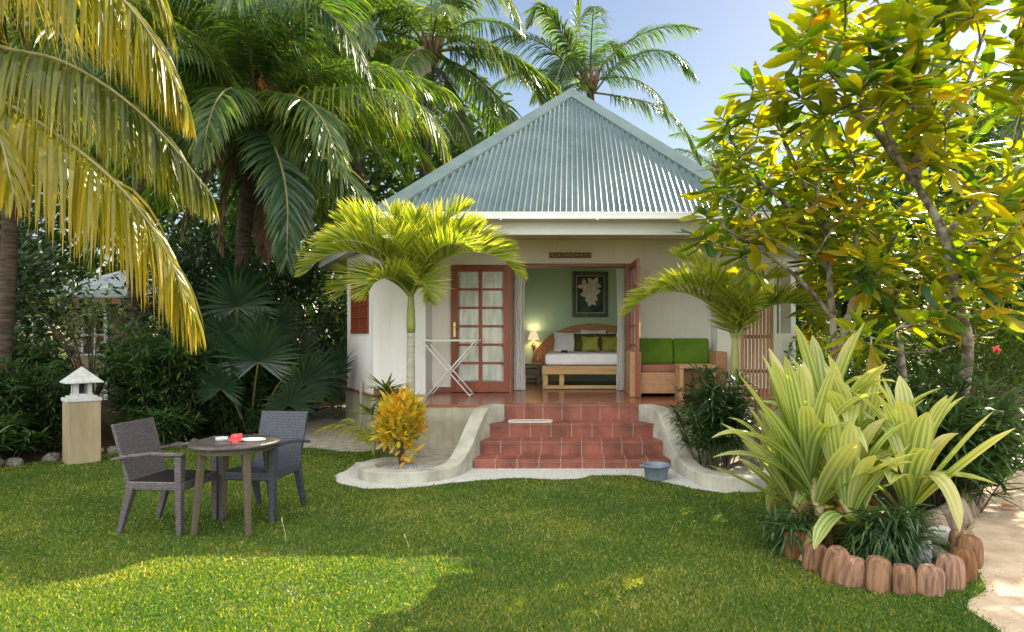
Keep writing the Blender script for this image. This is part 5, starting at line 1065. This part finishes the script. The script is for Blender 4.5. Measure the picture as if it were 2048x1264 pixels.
# hut in the back left
M_hutw = mat("hut_wall_mat", (.30, .22, .13), (.40, .30, .19), rough=.9, scale=2); M_hutr = mat("hut_roof_mat", (.28, .33, .36), (.38, .43, .45), rough=.4, scale=3)
hx, hy = at(250, 0, 17)[0], 17
ht = thing("garden_hut", "small hut with grey metal roof glimpsed through the left bushes", "hut", (hx, hy, 0))
a = Acc(); wall_seg(a, (-1.4, 0), (1.4, 0), .12, 0, 2.55, [(.3, .95, 1.1, 2.15), (1.5, 2.3, .02, 2.1)]); wall_seg(a, (1.4, .002), (1.4, 2.4), .12, 0, 2.55); wall_seg(a, (-1.28, 2.4), (-1.28, .122), .12, 0, 2.55); a.build("wall", M_hutw, ht)
a = Acc(); a.hexa([(-1.9, -.9, 2.5), (1.9, -.9, 2.5), (1.9, 2.6, 3.5), (-1.9, 2.6, 3.5)], [(-1.9, -.9, 2.56), (1.9, -.9, 2.56), (1.9, 2.6, 3.56), (-1.9, 2.6, 3.56)]); rf_ = a.build("roof", M_hutr, ht)
a = Acc(); a.box((0, -.92, 2.46), (3.8, .04, .16)); a.build("fascia", mat("hut_fascia_mat", (.30, .16, .08), (.36, .2, .1), rough=.7, scale=5), ht)
for x in (-1.75, .1, 1.75): a = Acc(); a.box((x, -.8, 1.2), (.1, .1, 2.4)); a.build("post", M_trim, ht)
a = Acc()
for x in (-1.1, -.775, -.45): a.box((x, -.01, 1.62), (.05, .05, 1.06))
for z in (1.1, 1.62, 2.15): a.box((-.775, -.012, z), (.7, .045, .05))
a.build("window", M_trim, ht)
# garden wall behind
M_gw2 = bpy.data.materials.new("stone_wall_mat"); weave(M_gw2, (.22, .20, .17), (.32, .30, .26), (.10, .09, .08), 2.2, .5, .25, .8, .95)
gw = Acc(); gw.box((-6.6, 19.6, 1.15), (6.5, .25, 2.3)); gw.box((-6.6, 19.6, 2.33), (6.6, .35, .08)); o = gw.build("garden_wall", M_gw2); tag(o, "grey stone garden wall between the palms and the bungalow side", "wall")

# far woodland mass
r = np.random.default_rng(77); N = 100000; X = r.uniform(-34, 34, N); Yv = r.uniform(22, 34, N)
hh = np.interp(X, [-34, -14, -9, -5, 2, 8, 12, 16, 34], [15, 15, 13.5, 11.5, 4.6, 4.8, 7, 11, 12]) * (1 + .12 * np.sin(X * 1.7) + .08 * np.sin(X * 4.1 + Yv)); Z = hh * r.uniform(0, 1, N) ** .8
cl = np.sin(X * 2.3 + np.sin(Z * 1.9) * 2) * np.sin(Z * 2.1 + Yv * 1.1); k = cl > -.35 + .0 * Z; X, Yv, Z = X[k], Yv[k], Z[k]; n = len(X)
a = Acc(); D = nrm(r.normal(0, 1, (n, 3)) + [0, -.3, -.1]); Wd = np.cross(D, [0, .3, 1]); blades(a, np.stack([X, Yv, Z], -1), D, Wd, r.uniform(.35, .7, n), r.uniform(.14, .3, n), .5, 2, (.3, 1, .1), v=np.clip(.45 + cl[k] * .2 + r.normal(0, .2, n), 0, 1))
tag(a.build("woodland", L_far), "dark mass of far trees closing the garden behind the palms", "woodland", kind="stuff")
# lawn grass blades
L_grass = leafmat("grass_blade_mat", [(.032, .10, .016), (.075, .165, .022), (.21, .26, .035), (.48, .40, .17)], (2.7, 2.2, .5), .55, .40, .5)
lawn = [(-9.5, 3.0), (4.2, 3.0), (6.5, 4.2), (9, 8), (9, 12.5), (-3.6, 9.4), (-4.6, 9.9), (-5.9, 9.4), (-6.6, 8.8), (-7.1, 8.1), (-8.2, 7.75), (-10.5, 7.4)]
N = 680000; Yg = 3.15 + (12.5 - 3.15) * r.random(N) ** 1.55; Xg = (r.uniform(-60, 2110, N) - PX) / F * Yg; Pg = np.stack([Xg, Yg], -1)
ok = np.ones(N, bool)
jt = Pg + r.normal(0, .022, Pg.shape)
def shrink(poly): return poly
for pl_ in (apron_r, path_r, side_r, bedL_r, rag(ring, 160, .01, 4)): ok &= ~inpoly(jt, pl_)
ok &= ~inpoly(Pg, [(-2.45, 7.5), (-2.3, 7.2), (-2.0, 7.05), (-1.6, 7.15), (-1.2, 7.9), (-1.2, 8.9), (1.2, 8.9), (1.25, 7.9), (1.3, 7.0), (1.6, 6.75), (1.9, 6.72), (2.2, 6.9), (2.38, 7.3), (2.4, 8.0), (2.5, 8.86), (3.1, 10.3), (4.2, 12), (4.2, 13), (-4.2, 13), (-3.1, 10.3), (-2.45, 8.86), (-2.2, 8.1), (-2.48, 7.8)])
ok &= (Yg < 9.8) | (Xg > 3.2)
bare = np.sin(Xg * 2.9 + 1.7 * np.sin(Yg * 2.3)) * np.sin(Yg * 3.3 + 1.3 * np.sin(Xg * 1.9)) + .35 * np.sin(Xg * 11) * np.sin(Yg * 13); ok &= (bare < .72) | (r.random(N) < .45)
ok &= ~((np.abs(Xg + 6.30) < .2) & (np.abs(Yg - 8.36) < .2))
Xg, Yg = Xg[ok], Yg[ok]; n = len(Xg)
pt = .5 + .22 * np.sin(Xg * 1.3 + np.sin(Yg * 2.1) * 1.3) * np.sin(Yg * 1.7 + 1) + .15 * np.sin(Xg * 5.3 + 2 * np.sin(Yg * 3.7)) * np.sin(Yg * 6.1)
D = nrm(np.c_[r.normal(0, 1.1, n), r.normal(0, 1.1, n), np.full(n, 1.0)]); Wd = np.c_[r.normal(0, 1, n), r.normal(0, .6, n), np.zeros(n)]
hgt = (.012 + .015 * r.random(n)) * (.8 + .5 * pt); dist = Yg / 6
a = Acc(); P0 = np.stack([Xg, Yg, np.full(n, .0)], -1); W_ = (.006 + .005 * r.random(n)) * (0.8 + .5 * dist); Wd = nrm(Wd); tip = P0 + D * hgt[:, None] * 1.25; mid_ = P0 + D * hgt[:, None] * .55 
V = np.stack([P0 - Wd * W_[:, None] * .5, P0 + Wd * W_[:, None] * .5, tip], 1).reshape(-1, 3)
Tt = np.arange(3 * n).reshape(-1, 3); straw = r.random(n) < .07 + .10 * np.clip(pt - .5, 0, 1); vv = np.clip(pt * .55 + r.normal(.05, .2, n), 0, 1) + straw * .5; vv = np.clip(vv, 0, 1); a.T.append((Tt, vv, 0)); a.V.append(V); a.nv = len(V)
tag(a.build("lawn_grass", L_grass), "short green lawn grass across the front garden", "grass", kind="stuff")
# tufts and a seed stalk on the lawn
M_dry = mat("dry_stalk_mat", (.45, .36, .2), rough=.8)
for (px, py, h_, lb) in ((572, 1083, .16, "thin dry grass stalk standing on the lawn right of the table"), (818, 1098, .09, "short dry grass stalk at the sunlit edge of the lawn")):
    p = gr(px, py); a = Acc(); a.tube([(0, 0, 0), (-.01, 0, h_ * .5), (-.03, 0, h_)], [.003, .0025, .002], 5); a.tube([(-.03, 0, h_), (-.035, 0, h_ + .03)], [.006, .003], 5); o = a.build("dry_stalk", M_dry); o.location = (p[0], p[1], 0); tag(o, lb, "grass stalk")
